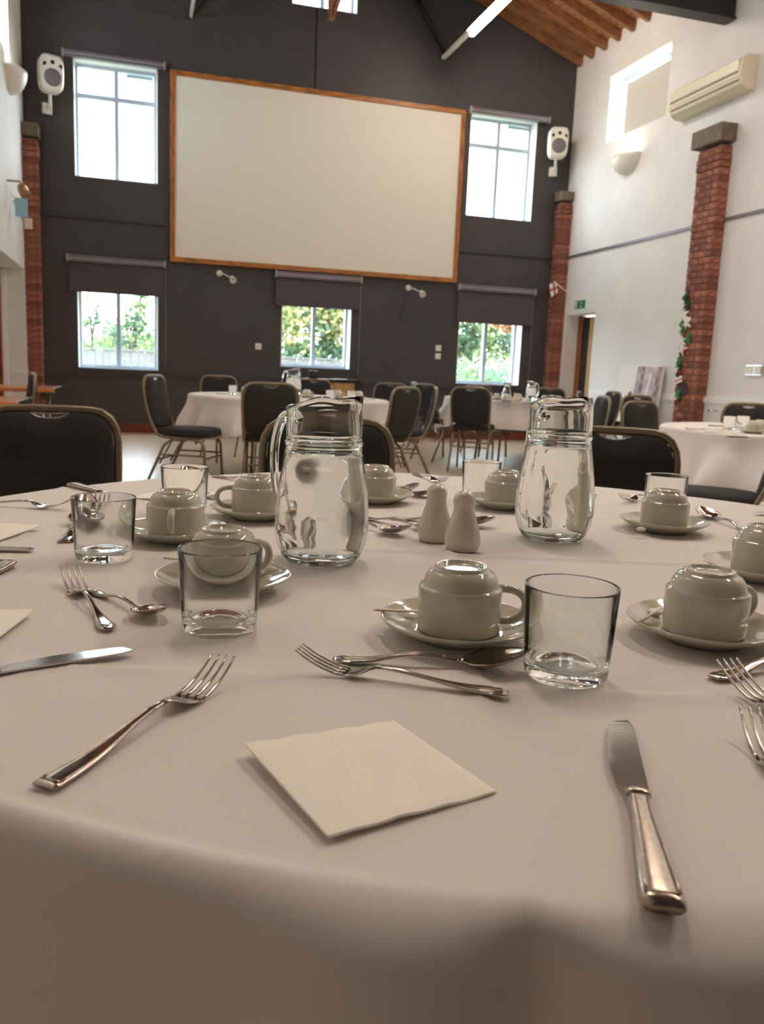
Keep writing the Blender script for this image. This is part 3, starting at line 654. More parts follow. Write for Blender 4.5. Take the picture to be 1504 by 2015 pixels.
# ------------------------------------------------------------ chairs
def make_chair(label):
    t = empty('banquet_chair', label, 'chair', (0, 0, 0))
    # back frame: one arch of tube from under the seat, up and over
    def yb(z): return -.205 - .085 * max(0, (z - .46)) / .42 - .02 * math.sin(PI * min(1, max(0, (z - .46) / .42)))
    P = []
    side = [(.185, .16, .432), (.187, .0, .430), (.190, -.13, .432), (.193, -.185, .45), (.196, -.212, .50), (.2, yb(.6), .60), (.203, yb(.7), .70), (.203, yb(.78), .78), (.197, yb(.82), .82), (.180, yb(.852), .852), (.152, yb(.872), .872), (.12, yb(.878), .878), (.06, yb(.88), .880)]
    P = side + [(-p[0], p[1], p[2]) for p in side[::-1]]
    MB().tube(P, .0125, 8, flat=.9).build('back_frame', 'cframe', t)
    # padded back with a dip at the top for the grip
    out = []
    for k in range(11): out.append((-.18 + .36 * k / 10, .51 + .0 - .018 * (1 - (2 * k / 10 - 1) ** 2)))
    out += [(.186, .56), (.19, .66), (.191, .74), (.188, .79), (.180, .825), (.162, .852), (.130, .868), (.066, .871), (.050, .860), (.028, .852), (0, .849), (-.028, .852), (-.050, .860), (-.066, .871), (-.130, .868), (-.162, .852), (-.180, .825), (-.188, .79), (-.191, .74), (-.19, .66), (-.186, .56)]
    n = len(out); cxo, czo = 0, .69
    V = []; F = []
    lay = [(.0, -.024), (.55, -.024), (.93, -.020), (1, -.010), (1, .010), (.93, .022), (.55, .032), (0, .034)]
    rows = []
    for sc, dy in lay:
        if sc == 0: rows.append([len(V)]); V.append((cxo, yb(czo) + dy, czo))
        else:
            rows.append(list(range(len(V), len(V) + n)))
            for (x, z) in out:
                xx, zz = cxo + (x - cxo) * sc, czo + (z - czo) * sc; V.append((xx, yb(zz) + dy, zz))
    for a, b in zip(rows[:-1], rows[1:]):
        for k in range(n):
            k2 = (k + 1) % n
            if len(a) == 1: F.append((a[0], b[k2], b[k]))
            elif len(b) == 1: F.append((a[k], a[k2], b[0]))
            else: F.append((a[k], a[k2], b[k2], b[k]))
    MB().add(V, F, 0, True).build('backrest', 'uph', t)
    m = MB(); m.tube([(.078, yb(.866) , .8665), (.055, yb(.86), .8615), (.03, yb(.852), .852), (0, yb(.848), .8485), (-.03, yb(.852), .852), (-.055, yb(.86), .8615), (-.078, yb(.866), .8665)], [.0105, .0115, .0115, .012, .0115, .0115, .0105], 6, flat=.25, up=(0, 0, 1))
    m.tube([(.075, yb(.87), .8665), (-.075, yb(.87), .8665)], .012, 6, flat=.2, up=(0, 0, 1)); m.build('hand_grip', 'silver', t)
    # seat
    V = []; F = []; rows = []; n = 36
    for sc, z in ((0, .436), (.9, .436), (.99, .442), (1, .46), (.985, .482), (.93, .494), (.6, .505), (0, .508)):
        if sc == 0: rows.append([len(V)]); V.append((0, .005, z)); continue
        rows.append(list(range(len(V), len(V) + n)))
        for k in range(n):
            a = 2 * PI * k / n; c, s_ = math.cos(a), math.sin(a); e = .38
            V.append((.212 * sc * math.copysign(abs(c) ** e, c) * (1 - .06 * (s_ < 0)), .005 + .215 * sc * math.copysign(abs(s_) ** e, s_), z))
    for a, b in zip(rows[:-1], rows[1:]):
        for k in range(n):
            k2 = (k + 1) % n
            if len(a) == 1: F.append((a[0], b[k2], b[k]))
            elif len(b) == 1: F.append((a[k], a[k2], b[0]))
            else: F.append((a[k], a[k2], b[k2], b[k]))
    MB().add(V, F, 0, True).build('seat', 'uph', t)
    for s_ in (-1, 1):
        MB().tube([(s_ * .182, -.06, .425), (s_ * .19, -.13, .37), (s_ * .2, -.30, .0)], .0115, 6).build('leg', 'cframe', t)
        MB().tube([(s_ * .182, -.02, .36), (s_ * .182, .01, .405), (s_ * .182, .05, .422), (s_ * .184, .12, .42), (s_ * .186, .16, .405), (s_ * .188, .18, .37), (s_ * .195, .205, .0)], .0115, 6).build('leg', 'cframe', t)
        MB().tube([(s_ * .186, -.16, .30), (s_ * .187, .185, .30)], .008, 6).build('stretcher', 'cframe', t)
        MB().tube([(s_ * .11, -.20, .22), (s_ * .11, -.10, .40), (s_ * .11, .1, .42)], .007, 6).build('seat_frame', 'cframe', t)
    MB().tube([(-.188, -.185, .26), (.188, -.185, .26)], .008, 6).build('stretcher', 'cframe', t)
    MB().tube([(-.19, .188, .28), (.19, .188, .28)], .008, 6).build('stretcher', 'cframe', t)
    return t
CH = None
def chair(px, py, d, face, label, group, s=1.0):
    """px, py = top centre of the chair back in the photo, d = depth from the camera, face = heading in degrees (0 = +x, 90 = to the far wall)"""
    global CH
    a = math.radians(face) - PI / 2
    p = at_depth(px, py, d)
    off = Matrix.Rotation(a, 3, 'Z') @ Vector((0, -.285 * s, 0))
    loc = (p[0] - off.x, p[1] - off.y, 0)
    if CH is None:
        CH = make_chair(label); CH.location = loc; CH.rotation_euler = (0, 0, a); CH['group'] = group; CH.scale = (s,) * 3; return CH
    return dup(CH, loc, a, label, group, s)
gN = 'chairs around the near table'; g1 = 'chairs around the table below the screen'; g2 = 'chairs around the table by the right window'; g3 = 'chairs around the table by the pier'
chair(97, 797, 2.5, 275, 'black padded chair with bronze frame at the far left edge of the near table', gN, .965)
chair(648, 800, 2.5, 262, 'black padded chair mostly hidden behind the nearer glass jug', gN, .965)
chair(1213, 833, 2.62, 245, 'black padded chair behind the rear glass jug on the near table', gN, .965)
chair(304, 735, 6.5, -24, 'black chair seen side-on pulled out left of the table below the screen', g1, 1.02)
chair(431, 738, 9.0, 285, 'black chair behind the left part of the table below the screen', g1)
chair(533, 753, 6.15, 80, 'black chair with its back to us in front of the table below the screen', g1)
chair(617, 750, 9.4, 258, 'dark chair in front of the beige cabinet under the middle window', g1)
chair(770, 755, 8.9, 225, 'black chair at the far right side of the table below the screen', g1)
chair(800, 763, 6.7, 128, 'black chair angled away at the near right of the table below the screen', g1)
chair(858, 763, 7.5, 163, 'chair turned sideways whose padded back catches blue window light', g1)
chair(838, 752, 9.6, 20, 'black chair pulled up to the left side of the right window table', g2)
chair(816, 752, 11.0, 355, 'farthest black chair by the dark wall left of the right window table', g2)
chair(928, 761, 8.55, 58, 'black chair with its back to us in front of the right window table', g2)
chair(942, 755, 10.9, 275, 'black chair behind the right window table just under the window', g2)
chair(1083, 761, 10.9, 255, 'black chair behind the right window table next to the far jug', g2)
chair(1140, 768, 8.9, 145, 'brown-looking black chair at the right end of the right window table', g2)
gw = 'chairs near the white wall'
chair(1208, 768, 9.9, 176, 'bluish lit chair standing in front of the leaning canvas picture', gw)
chair(1240, 772, 10.7, 150, 'chair seen edge-on just left of the picture figure', gw)
chair(1187, 785, 6.6, 165, 'narrow side view of a chair in front of the bluish lit chair', gw)
chair(1256, 785, 7.6, 284, 'chair back tucked right behind the chair before the brick pier', gw)
chair(1262, 796, 6.45, 286, 'black chair with bronze frame in front of the brick pier', gw, .97)
chair(1475, 797, 6.1, 262, 'black chair behind the table by the tall brick pier', g3)
chair(1545, 842, 3.9, 140, 'chair at the right edge with its seat under the pier table cloth', g3)
chair(64, 743, 6.0, 190, 'chair seen side-on pushed up to the bare wooden tables', 'chairs at the wooden tables')

# ------------------------------------------------------------ tables and cloths
def table(name, label, c, R):
    t = empty(name, label, 'table', (c[0], c[1], 0))
    MB().lathe([(0, .715), (R - .03, .715), (R - .022, .720), (R - .022, .736), (R - .03, .741), (0, .741)], 64).build('tabletop', 'tabletop', t)
    for a in (.8, 2.3, 3.9, 5.4):
        MB().tube([(R * .55 * math.cos(a), R * .55 * math.sin(a), .72), (R * .6 * math.cos(a), R * .6 * math.sin(a), 0)], .014, 8).build('leg', 'cframe', t)
def sm(a): a = max(0, min(1, a)); return a * a * (3 - 2 * a)
def cloth(name, label, c, R, drop, seed, nr, na, matn, creases=(), foldn=11, amp=.05, group=None, special=None, dr=None):
    RR = np.random.RandomState(seed); ph = RR.uniform(0, 6.28, 5)
    rb = .024; rows = []
    r_in = R - rb
    rad = list(np.linspace(.0, r_in, nr)[1:])
    nb = 7; nd = 16
    V = [(0, 0, .75)]; F = []
    for r in rad:
        for k in range(na):
            a = 2 * PI * k / na; V.append((r * math.cos(a), r * math.sin(a), .75))
    def edge(a, s):
        """arc length s past the flat top"""
        arc = rb * PI / 2
        f = math.sin(foldn * a + ph[0]) * .5 + math.sin((foldn * 1.7) // 1 * a + ph[1]) * .3 + math.sin(3 * a + ph[2]) * .35
        if s < arc: return r_in + rb * math.sin(s / rb), .75 - rb * (1 - math.cos(s / rb)), 0
        t_ = (s - arc) / max(.01, drop - arc)
        g = sm(t_ * 1.3)
        return R + amp * .3 * g + amp * g * (f + .55) * .6, .75 - rb - (s - arc) * (1 - .03 * f), 0
    for i in range(nb + nd):
        for k in range(na):
            a = 2 * PI * k / na
            D_ = drop if dr is None else dr(a)
            s = rb * PI / 2 * (i + 1) / nb if i < nb else rb * PI / 2 + (D_ - rb * PI / 2) * (i - nb + 1) / nd
            r, z, _ = edge(a, s)
            if special: r, z = special(a, r, z, s)
            V.append((r * math.cos(a), r * math.sin(a), z))
    V = np.array(V)
    # pressed fold lines stand a little proud on the flat top
    top = V[:, 2] > .74
    for (px_, py_, dx, dy, h, w) in creases:
        dd = (V[:, 0] + c[0] - px_) * dy - (V[:, 1] + c[1] - py_) * dx
        h *= 2.0; V[:, 2] += np.where(top, h * np.exp(-(dd / w) ** 2) + h * .35 * np.tanh(dd / (w * 3)) * np.exp(-(dd / .12) ** 2), 0)
    n0 = 1; tot = len(rad) + nb + nd
    for k in range(na): F.append((0, 1 + k, 1 + (k + 1) % na))
    for i in range(tot - 1):
        a0 = 1 + i * na; b0 = a0 + na
        for k in range(na): k2 = (k + 1) % na; F.append((a0 + k, b0 + k, b0 + k2, a0 + k2))
    m = MB().add(V.tolist(), F, 0, True); o = m.build(name, matn, None, (c[0], c[1], .0), fix=False)
    tag(o, label, 'tablecloth', group)
    return o
NC = (0.4796, 1.1364); NR = .879
table('round_table', 'large round table under the white cloth nearest us', NC, NR)
ua = np.array([.374, -.119]); ua /= np.linalg.norm(ua); ub = np.array([-.2905, -.957])
ub = np.array([ua[1], -ua[0]])
def spec(a, r, z, s):
    # slack bulge where the crease A meets the edge, towards the viewer
    an = math.atan2(.313 - NC[1], .178 - NC[0]); d = (a - an + PI) % (2 * PI) - PI
    k = sm(s / .05)
    r += k * (.018 * math.exp(-((d + .085) / .07) ** 2) - .016 * math.exp(-(d / .022) ** 2) + .012 * math.exp(-((d - .10) / .07) ** 2))
    z += .004 * math.exp(-((s - .02) / .03) ** 2) * math.sin(5 * a)
    return r, z
NCR = [(.069, .656, ua[0], ua[1], .0016, .008), (.32, 1.106, ua[0], ua[1], .0018, .008), (.22, .45, ub[0], ub[1], .0014, .007), (.62, .6, ub[0], ub[1], .0010, .009), (-.05, .8, ub[0], ub[1], .0008, .009), (.4, 1.55, ua[0], ua[1], .0014, .010), (0.2, .88, ua[0], ua[1], .0009, .02)]
cloth('tablecloth', 'white cloth with pressed fold lines on the nearest round table', NC, NR, .62, 3, 110, 300, 'cloth', NCR, 9, .016, special=spec)
T1, T2, T3 = (1.29, 7.4), (4.33, 9.12), (3.91, 4.12)
table('round_table', 'round table under a white cloth below the projection screen', T1, .88)
cloth('tablecloth', 'white cloth on the round table below the screen', T1, .885, .40, 5, 14, 220, 'cloth_far', (), 17, .12, 'cloths on the far tables', dr=lambda a: .34 + .10 * max(0, math.cos(2 * (a - 2.9))) ** 2 + .03 * math.sin(4 * a))
table('round_table', 'round table under a white cloth by the right low window', T2, .88)
cloth('tablecloth', 'white cloth with diagonal creases on the table by the right low window', T2, .885, .40, 6, 14, 220, 'cloth_far', (), 13, .11, 'cloths on the far tables', dr=lambda a: .32 + .14 * max(0, math.cos(2 * (a - 2.7))) ** 2)
table('round_table', 'round table under a white cloth in front of the brick pier', T3, .88)
cloth('tablecloth', 'white cloth with deep folds on the table beside the brick pier', T3, .885, .42, 9, 14, 220, 'cloth_far', (), 15, .17, 'cloths on the far tables', dr=lambda a: .38 + .04 * math.sin(3 * a))
# bare wooden tables at left
def wood_table(x0, x1, y0, y1, z, label):
    t = empty('wooden_table', label, 'table', (x0, y0, 0), 0, 'bare wooden tables at the left')
    MB().box(0, x1 - x0, 0, y1 - y0, z - .035, z).build('tabletop', 'table_wood', t, None, .012)
    for a in (.1, x1 - x0 - .1):
        for b in (.1, y1 - y0 - .1): MB().tube([(a, b, z - .035), (a, b, 0)], .016, 8).build('leg', 'cframe', t)
    MB().box(x1 - x0 - .004, x1 - x0 + .008, .02, y1 - y0 - .02, z - .04, z + .003).build('metal_edge', 'chrome', t, None, .004)
p = at_depth(106, 760, 6.9); wood_table(p[0] - 1.0 if p[0] - 1 > XL + .05 else XL + .06, p[0], p[1], p[1] + .7, .75, 'farther bare wooden table with a bright metal edge by the left wall')
p = at_depth(44, 785, 5.05); wood_table(XL + .06, p[0], p[1] - .25, p[1] + .45, .74, 'nearer bare wooden table with a bright metal edge by the left wall')

# cabinet under the middle window
t = empty('media_cabinet', 'beige media cabinet with a black top under the middle window', 'cabinet', (2.27, 11.75, 0))
MB().box(.1, .72, .02, .5, .0, .83).build('body', 'beige_door', t, None, .004)
MB().box(.0, .80, -.02, .52, .83, .865).build('worktop', 'black', t, None, .004)
MB().box(.12, .405, .0, .02, .08, .81).build('door', 'beige_door', t, None, .002); MB().box(.415, .70, .0, .02, .08, .81).build('door', 'beige_door', t, None, .002)
for a in (.38, .44): MB().tube([(a, -.012, .5), (a, -.012, .62)], .006, 6).build('handle', 'chrome', t)
t = empty('card_terminal', 'small black box standing on the media cabinet top', 'device', (2.42, 11.95, .865)); MB().box(-.06, .06, -.03, .03, 0, .11).build('case', 'black', t, None, .006); MB().box(-.045, .045, -.034, -.03, .03, .09).build('display', 'ac_dark', t)
for k, (a, b) in enumerate(((2.62, .3), (2.80, -.2))):
    o = MB().box(-.10, .10, -.05, .05, 0, .004 + .01 * k).build('paper_stack', 'paper_w', None, (a, 11.9, .8655)); o.rotation_euler = (0, 0, b); tag(o, ('loose white papers beside the black box on the cabinet', 'small paper pile at the right end of the cabinet top')[k], 'paper')

# ------------------------------------------------------------ tableware prototypes
ZT = .7505
def make_cup(label):
    t = empty('coffee_cup', label, 'cup')
    prof = [(.0365, .0004), (.0385, .0), (.0395, .0014), (.0400, .010), (.0402, .040), (.0399, .0418), (.0390, .0430), (.0374, .0436), (.0364, .0446), (.0356, .0480), (.0338, .0530), (.0305, .0572), (.0268, .0592), (.0250, .0602), (.0246, .0622), (.0236, .0630), (.0222, .0625), (.0212, .0598), (.0150, .0592), (0, .0590)]
    inn = [(0, .0555), (.020, .0550), (.030, .0520), (.0350, .044), (.0362, .036), (.0362, .010)]
    MB().lathe(inn + prof[:1] + prof[1:], 56).build('body', 'china', t)
    m = MB(); P = []; 
    for k in range(15):
        a = -PI / 2 + PI * k / 14
        P.append((.0375 + .0265 * max(0, math.cos(a)) ** .75, 0, .0255 + .0160 * math.sin(a)))
    m.tube(P, [.0050] * 15, 10, flat=.8, up=(0, 0, 1)).build('handle', 'china', t)
    return t
def make_saucer(label):
    t = empty('saucer', label, 'saucer')
    prof = [(0, .0060), (.0300, .0060), (.0318, .0072), (.0335, .0066), (.046, .0085), (.058, .0120), (.068, .0168), (.0735, .0195), (.0750, .0200), (.0755, .0190), (.0740, .0170), (.066, .0125), (.054, .0068), (.043, .0030), (.040, .0), (.037, .0), (.036, .0028), (0, .0030)]
    MB().lathe(prof, 64).build('dish', 'china', t)
    return t
def make_glass(label):
    t = empty('water_tumbler', label, 'glass')
    prof = [(0, .0028), (.026, .0022), (.030, .0), (.0335, .0010), (.0352, .0040), (.0358, .010), (.0395, .0785), (.0393, .0800), (.0382, .0800), (.0378, .0785), (.0345, .020), (.0330, .0135), (.0295, .0108), (.020, .0100), (0, .0112)]
    MB().lathe(prof, 72).build('vessel', 'glass', t)
    return t
def jug_rad(an, r, z):
    d = (an - PI + PI) % (2 * PI) - PI if False else ((an + PI) % (2 * PI)) - PI    # 0 = spout direction (+x)
    if z > .186:
        k = sm((z - .186) / .034); g = math.exp(-(d / .40) ** 2); h = math.exp(-(d / .95) ** 2) - g
        r = r * (1 + .20 * g * k) - .012 * h * k
        z = z + (.010 * g + .010 * math.exp(-((abs(d) - 1.0) / .55) ** 2) - .009 * (1 - math.cos(d)) / 2) * k
    return r, z
def make_jug(label):
    t = empty('water_jug', label, 'jug')
    out = [(0, .004), (.030, .003), (.036, .0), (.043, .0025), (.050, .012), (.0555, .028), (.0580, .046), (.0575, .070), (.0545, .100), (.0500, .130), (.0470, .150), (.0462, .1545), (.0478, .1575), (.0478, .1600), (.0460, .1625), (.0462, .170), (.0462, .185), (.0466, .196), (.0470, .205), (.0468, .211), (.0456, .213)]
    inn = [(.0440, .212), (.0436, .205), (.0430, .196), (.0427, .185), (.0427, .165), (.0430, .150), (.0462, .130), (.0508, .100), (.0538, .070), (.0543, .046), (.0515, .030), (.046, .018), (.036, .0135), (0, .012)]
    MB().lathe(out + inn, 96, rad=jug_rad).build('vessel', 'glass', t)
    P = [(-.044, 0, .186), (-.058, 0, .192), (-.070, 0, .184), (-.079, 0, .160), (-.082, 0, .130), (-.079, 0, .100), (-.073, 0, .078), (-.066, 0, .064), (-.056, 0, .058)]
    Q = [Vector(p) for p in P]; S = []
    for i in range(len(Q) - 1):
        for k in range(3):
            u = k / 3; a = Q[max(0, i - 1)]; b = Q[i]; c = Q[i + 1]; d = Q[min(len(Q) - 1, i + 2)]
            S.append(.5 * ((2 * b) + (c - a) * u + (2 * a - 5 * b + 4 * c - d) * u * u + (-a + 3 * b - 3 * c + d) * u ** 3))
    S.append(Q[-1]); MB().tube(S, [.0095 - .003 * math.sin(PI * i / len(S)) for i in range(len(S))], 14, flat=.75).build('handle', 'glass', t)
    inn2 = [(0, .0118), (.036, .0133), (.0462, .0178), (.0517, .030), (.0545, .046), (.0540, .070), (.0510, .100), (.0464, .130), (.0444, .142), (.0435, .1448), (.030, .1440), (0, .1438)]
    MB().lathe(inn2, 72).build('water', 'water', t)
    return t
def make_carafe(label):
    t = empty('water_carafe', label, 'carafe')
    prof = [(0, .003), (.045, .0), (.058, .004), (.060, .03), (.050, .08), (.034, .125), (.030, .145), (.036, .180), (.038, .190), (.036, .190), (.027, .145), (.031, .125), (.047, .08), (.057, .03), (.050, .010), (0, .009)]
    MB().lathe(prof, 40).build('vessel', 'glass', t)
    MB().lathe([(0, .0088), (.050, .0098), (.0572, .03), (.0515, .065), (0, .065)], 40).build('water', 'water', t)
    return t
def make_shaker(label, holes):
    t = empty('condiment_shaker', label, 'shaker', group='salt and pepper shakers')
    prof = [(0, .002), (.018, .0015), (.021, 0), (.0235, .002), (.0262, .010), (.0262, .018), (.0240, .030), (.0195, .044), (.0162, .054), (.0148, .061), (.0150, .066), (.0158, .071), (.0152, .077), (.0125, .0825), (.0070, .0858), (0, .0866)]
    MB().lathe(prof, 40).build('body', 'shaker', t)
    for k in range(holes):
        a = 2 * PI * k / max(1, holes); MB().tube([(.004 * math.cos(a), .004 * math.sin(a), .0855), (.004 * math.cos(a), .004 * math.sin(a), .0869)], .0008, 6).build('pour_hole', 'black', t)
    return t
def ribbon(stations, nseg=10):
    """stations: (x, halfwidth, z, thickness, dish) -> closed lofted strip"""
    m = MB(); V = []; F = []
    for (x, w, z, th, dish) in stations:
        top = []; bot = []
        for k in range(nseg + 1):
            u = -1 + 2 * k / nseg
            e = math.sqrt(max(0, 1 - abs(u) ** 3.0))
            zz = z - dish * (1 - u * u)
            top.append((x, w * u, zz + th / 2 * e)); bot.append((x, w * u, zz - th / 2 * e))
        V += top + bot[::-1][1:-1]
    n = 2 * nseg
    for i in range(len(stations) - 1):
        for k in range(n): F.append((i * n + k, i * n + (k + 1) % n, (i + 1) * n + (k + 1) % n, (i + 1) * n + k))
    F.append(tuple(range(n))); F.append(tuple((len(stations) - 1) * n + k for k in range(n))[::-1])
    return m.add(V, F, 0, True)
def handle_st(style, L=.118, low=False):
    st = []
    for i in range(25):
        u = i / 24; x = u * L
        if style == 'bead': w = .0096 - .0068 * sm(u / .95); w *= (1 if u > .012 else .9)
        else:
            w = .0090 - .0062 * sm((u - .10) / .55)
            if u < .06: w = .0055 + .0035 * (u / .06) ** .5
            w += .0010 * math.exp(-((u - .13) / .035) ** 2)
        z = .0022 + .0085 * sm((u - .25) / .75)
        if low: z = .0022 + .0075 * sm((u - .2) / .45) - .0040 * sm((u - .68) / .32)
        st.append((x, w, z, .0030 if u > .03 else .0024, 0))
    return st
def bead(style, L=.118, low=False):
    m = MB()
    for s_ in (-1, 1):
        P = []
        for (x, w, z, th, d_) in handle_st(style, L, low)[1:22]: P.append((x + .002, s_ * w * .72, z + th * .42))
        m.tube(P, .0007, 5)
    if style == 'bead': w = .0068; m.tube([(.006, -w, .0037), (.006, w, .0037)], .0007, 5)
    else: m.tube([(.013, -.004, .0037), (.008, 0, .0039), (.013, .004, .0037)], .0008, 5)
    return m
def make_fork(style, label):
    t = empty('fork', label, 'fork')
    ribbon(handle_st(style)).build('handle', 'steel', t)
    bead(style).build('handle_border', 'steel_worn', t)
    st = [(.116, .0028, .0106, .0030, 0), (.121, .0032, .0106, .0028, 0), (.126, .0060, .0094, .0024, .0004), (.131, .0098, .0072, .0021, .0010), (.137, .0118, .0050, .0019, .0012), (.144, .0124, .0034, .0018, .0010), (.151, .0124, .0028, .0017, .0006)]
    ribbon(st).build('head', 'steel', t)
    for k in range(4):
        y = (-.0106 + .00707 * k); S = []
        for i in range(9):
            u = i / 8; S.append((.1505 + u * .047, y * (1 - .06 * u), .0028 + .0002 + .0175 * u ** 1.8, .0016 - .0008 * u))
        m = MB(); V = []; F = []
        for (x, yy, z, h) in S:
            w = h * 1.0
            V += [(x, yy - w, z - .0008), (x, yy + w, z - .0008), (x, yy + w * .8, z + .0008), (x, yy - w * .8, z + .0008)]
        for i in range(8):
            for q in range(4): F.append((i * 4 + q, i * 4 + (q + 1) % 4, i * 4 + 4 + (q + 1) % 4, i * 4 + 4 + q))
        F += [(0, 1, 2, 3), (32, 35, 34, 33)]
        m.add(V, F, 0, True).build('tine', 'steel', t)
    return t
def make_spoon(style, label):
    t = empty('spoon', label, 'spoon')
    ribbon(handle_st(style, low=True)).build('handle', 'steel', t); bead(style, low=True).build('handle_border', 'steel_worn', t)
    V = []; F = []; nu, nv = 18, 12
    for sgn, off in ((1, .0007), (-1, -.0007)):
        for i in range(nu + 1):
            u = i / nu; x = .116 + .064 * u
            w = .0028 + .0195 * (math.sin(PI * min(1, max(0, (u - .06) / .94)) ** .80) ** .72 if u > .06 else 0)
            if i == nu: w = .0006
            for j in range(nv + 1):
                v = -1 + 2 * j / nv
                dish = .0085 * (math.sin(PI * u) ** .8 if 0 < u < 1 else 0) * (1 - v * v)
                V.append((x, w * v, .0057 + .0125 * u - dish + off))
    B = (nu + 1) * (nv + 1)
    for q in range(2):
        for i in range(nu):
            for j in range(nv): p = q * B + i * (nv + 1) + j; F.append((p, p + 1, p + nv + 2, p + nv + 1))
    for i in range(nu):
        for j in (0, nv): p = i * (nv + 1) + j; F.append((p, p + nv + 1, B + p + nv + 1, B + p))
    MB().add(V, F, 0, True).build('bowl', 'steel', t)
    return t
def make_knife(label):
    t = empty('table_knife', label, 'knife')
    st = []
    for i in range(21):
        u = i / 20; w = .0108 - .0042 * sm(u / .9); th = .0085 - .0025 * u
        if u < .03: w *= .92; th *= .8
        st.append((u * .104, w, .0046, th, 0))
    ribbon(st, 12).build('handle', 'steel_worn', t)
    m = MB()
    for s_ in (-1, 1):
        m.tube([(.006 + .094 * k / 12, s_ * (.0108 - .0042 * sm(k / 12 / .9)) * .70, .0046 + .0042 - .0011 * k / 12) for k in range(13)], .0008, 5)
    m.tube([(.006, -.0076, .0086), (.006, .0076, .0086)], .0008, 5); m.build('handle_border', 'steel_worn', t)
    ribbon([(.103, .0068, .0046, .0060, 0), (.1045, .0080, .0046, .0074, 0), (.108, .0080, .0046, .0074, 0), (.1095, .0066, .0046, .0055, 0)], 12).build('bolster', 'steel_worn', t)
    V = []; F = []; n = 22
    for i in range(n + 1):
        u = i / n; x = .109 + .106 * u
        lo = -.0070 - .0035 * math.sin(PI * min(1, u * 1.15)) if u > .05 else -.0050 - .04 * u
        hi = .0068 + .0012 * u
        if u > .88: k = (u - .88) / .12; hi -= .0030 * k ** 2; lo += .0068 * (1 - math.sqrt(max(0, 1 - k * k)))
        for s_ in (1, -1): V += [(x, -lo * 1.18, .0036 + .0002 * s_), (x, -hi * 1.1, .0036 + .0008 * s_)]
    for i in range(n):
        a = i * 4; b = a + 4; F += [(a, a + 1, b + 1, b), (a + 3, a + 2, b + 2, b + 3), (a + 1, a + 3, b + 3, b + 1), (a + 2, a, b, b + 2)]
    F += [(0, 2, 3, 1), (n * 4, n * 4 + 1, n * 4 + 3, n * 4 + 2)]
    MB().add(V, F).build('blade', 'steel', t)
    return t

# ------------------------------------------------------------ near table settings
PR = {}
def place(kind, maker, x, y, z, rz, label, group, scale=None):
    if kind not in PR:
        t = maker(label); t.location = (x, y, z); t.rotation_euler = (0, 0, rz); t['group'] = group
        if scale: t.scale = (scale,) * 3
        PR[kind] = t; return t
    return dup(PR[kind], (x, y, z), rz, label, group, scale if scale else 1)
# cups: pixel of the saucer centre, heading of the handle (world degrees), label
gC, gS, gG = 'upturned cups on the near table', 'saucers on the near table', 'tumblers on the near table'
CUPS = [(902, 1236, -14, 'centre front, handle toward the tumbler', 'in front of the pepper shaker'),
        (1385, 1240, 8, 'right front, handle at the frame edge', 'right of the front right tumbler'),
        (1500, 1125, 40, 'cut off by the right edge of the photo', 'cut off at the right edge'),
        (1306, 1034, 58, 'right rear, in front of a tumbler', 'in front of the rear right tumbler'),
        (993, 990, 60, 'rear middle, just left of the rear jug', 'left of the rear jug'),
        (738, 979, 100, 'rear, half hidden by the nearer jug', 'right behind the nearer jug'),
        (503, 1008, 170, 'rear left, handle pointing left', 'left behind the nearer jug'),
        (345, 1050, 262, 'left, handle pointing toward us', 'between the left tumblers'),
        (440, 1146, 30, 'behind the front left tumbler', 'behind the front left tumbler')]
for i, (x, y, h, a, b) in enumerate(CUPS):
    p = at_z(x, y, ZT + .009)
    place('saucer', make_saucer, p[0], p[1], ZT + .0008, 0, 'white saucer ' + b + ' on the near table', gS)
    place('cup', make_cup, p[0], p[1], ZT + .0086, math.radians(h), 'upturned white coffee cup ' + a, gC)
for (x, y, l) in [(1127, 1152, 'largest empty tumbler right of the centre front cup'), (434, 1078, 'empty tumbler in front of a cup at the left'), (204, 978, 'empty tumbler with a fork and spoon seen through it'),
                  (364, 918, 'empty tumbler behind the cup whose handle points toward us'), (949, 908, 'empty tumbler behind the cup left of the rear jug'), (1313, 935, 'empty tumbler standing behind the right rear cup')]:
    p = at_z(x, y, .83); place('glass', make_glass, p[0], p[1], ZT, rnd.uniform(0, 6), l, gG)
p = at_z(631, 1104, ZT); place('jug', make_jug, p[0], p[1], ZT, math.radians(-52), 'nearer glass water jug, filled, left of the shakers', 'water jugs on the near table', 1.06).scale = (1.06, 1.06, .985)
p = at_z(1086, 1060, ZT); place('jug', make_jug, p[0], p[1], ZT, math.radians(-84), 'rear glass water jug, filled, right of the shakers', 'water jugs on the near table', 1.06).scale = (1.06, 1.06, 1.02)
p = at_z(855, 1064, ZT); place('shk', lambda l: make_shaker(l, 1), p[0], p[1], ZT, 0, 'rear left of the two white pear-shaped shakers', 'salt and pepper shakers')
p = at_z(909, 1082, ZT); place('shk', None, p[0], p[1], ZT, 0, 'front right of the two white pear-shaped shakers', 'salt and pepper shakers')
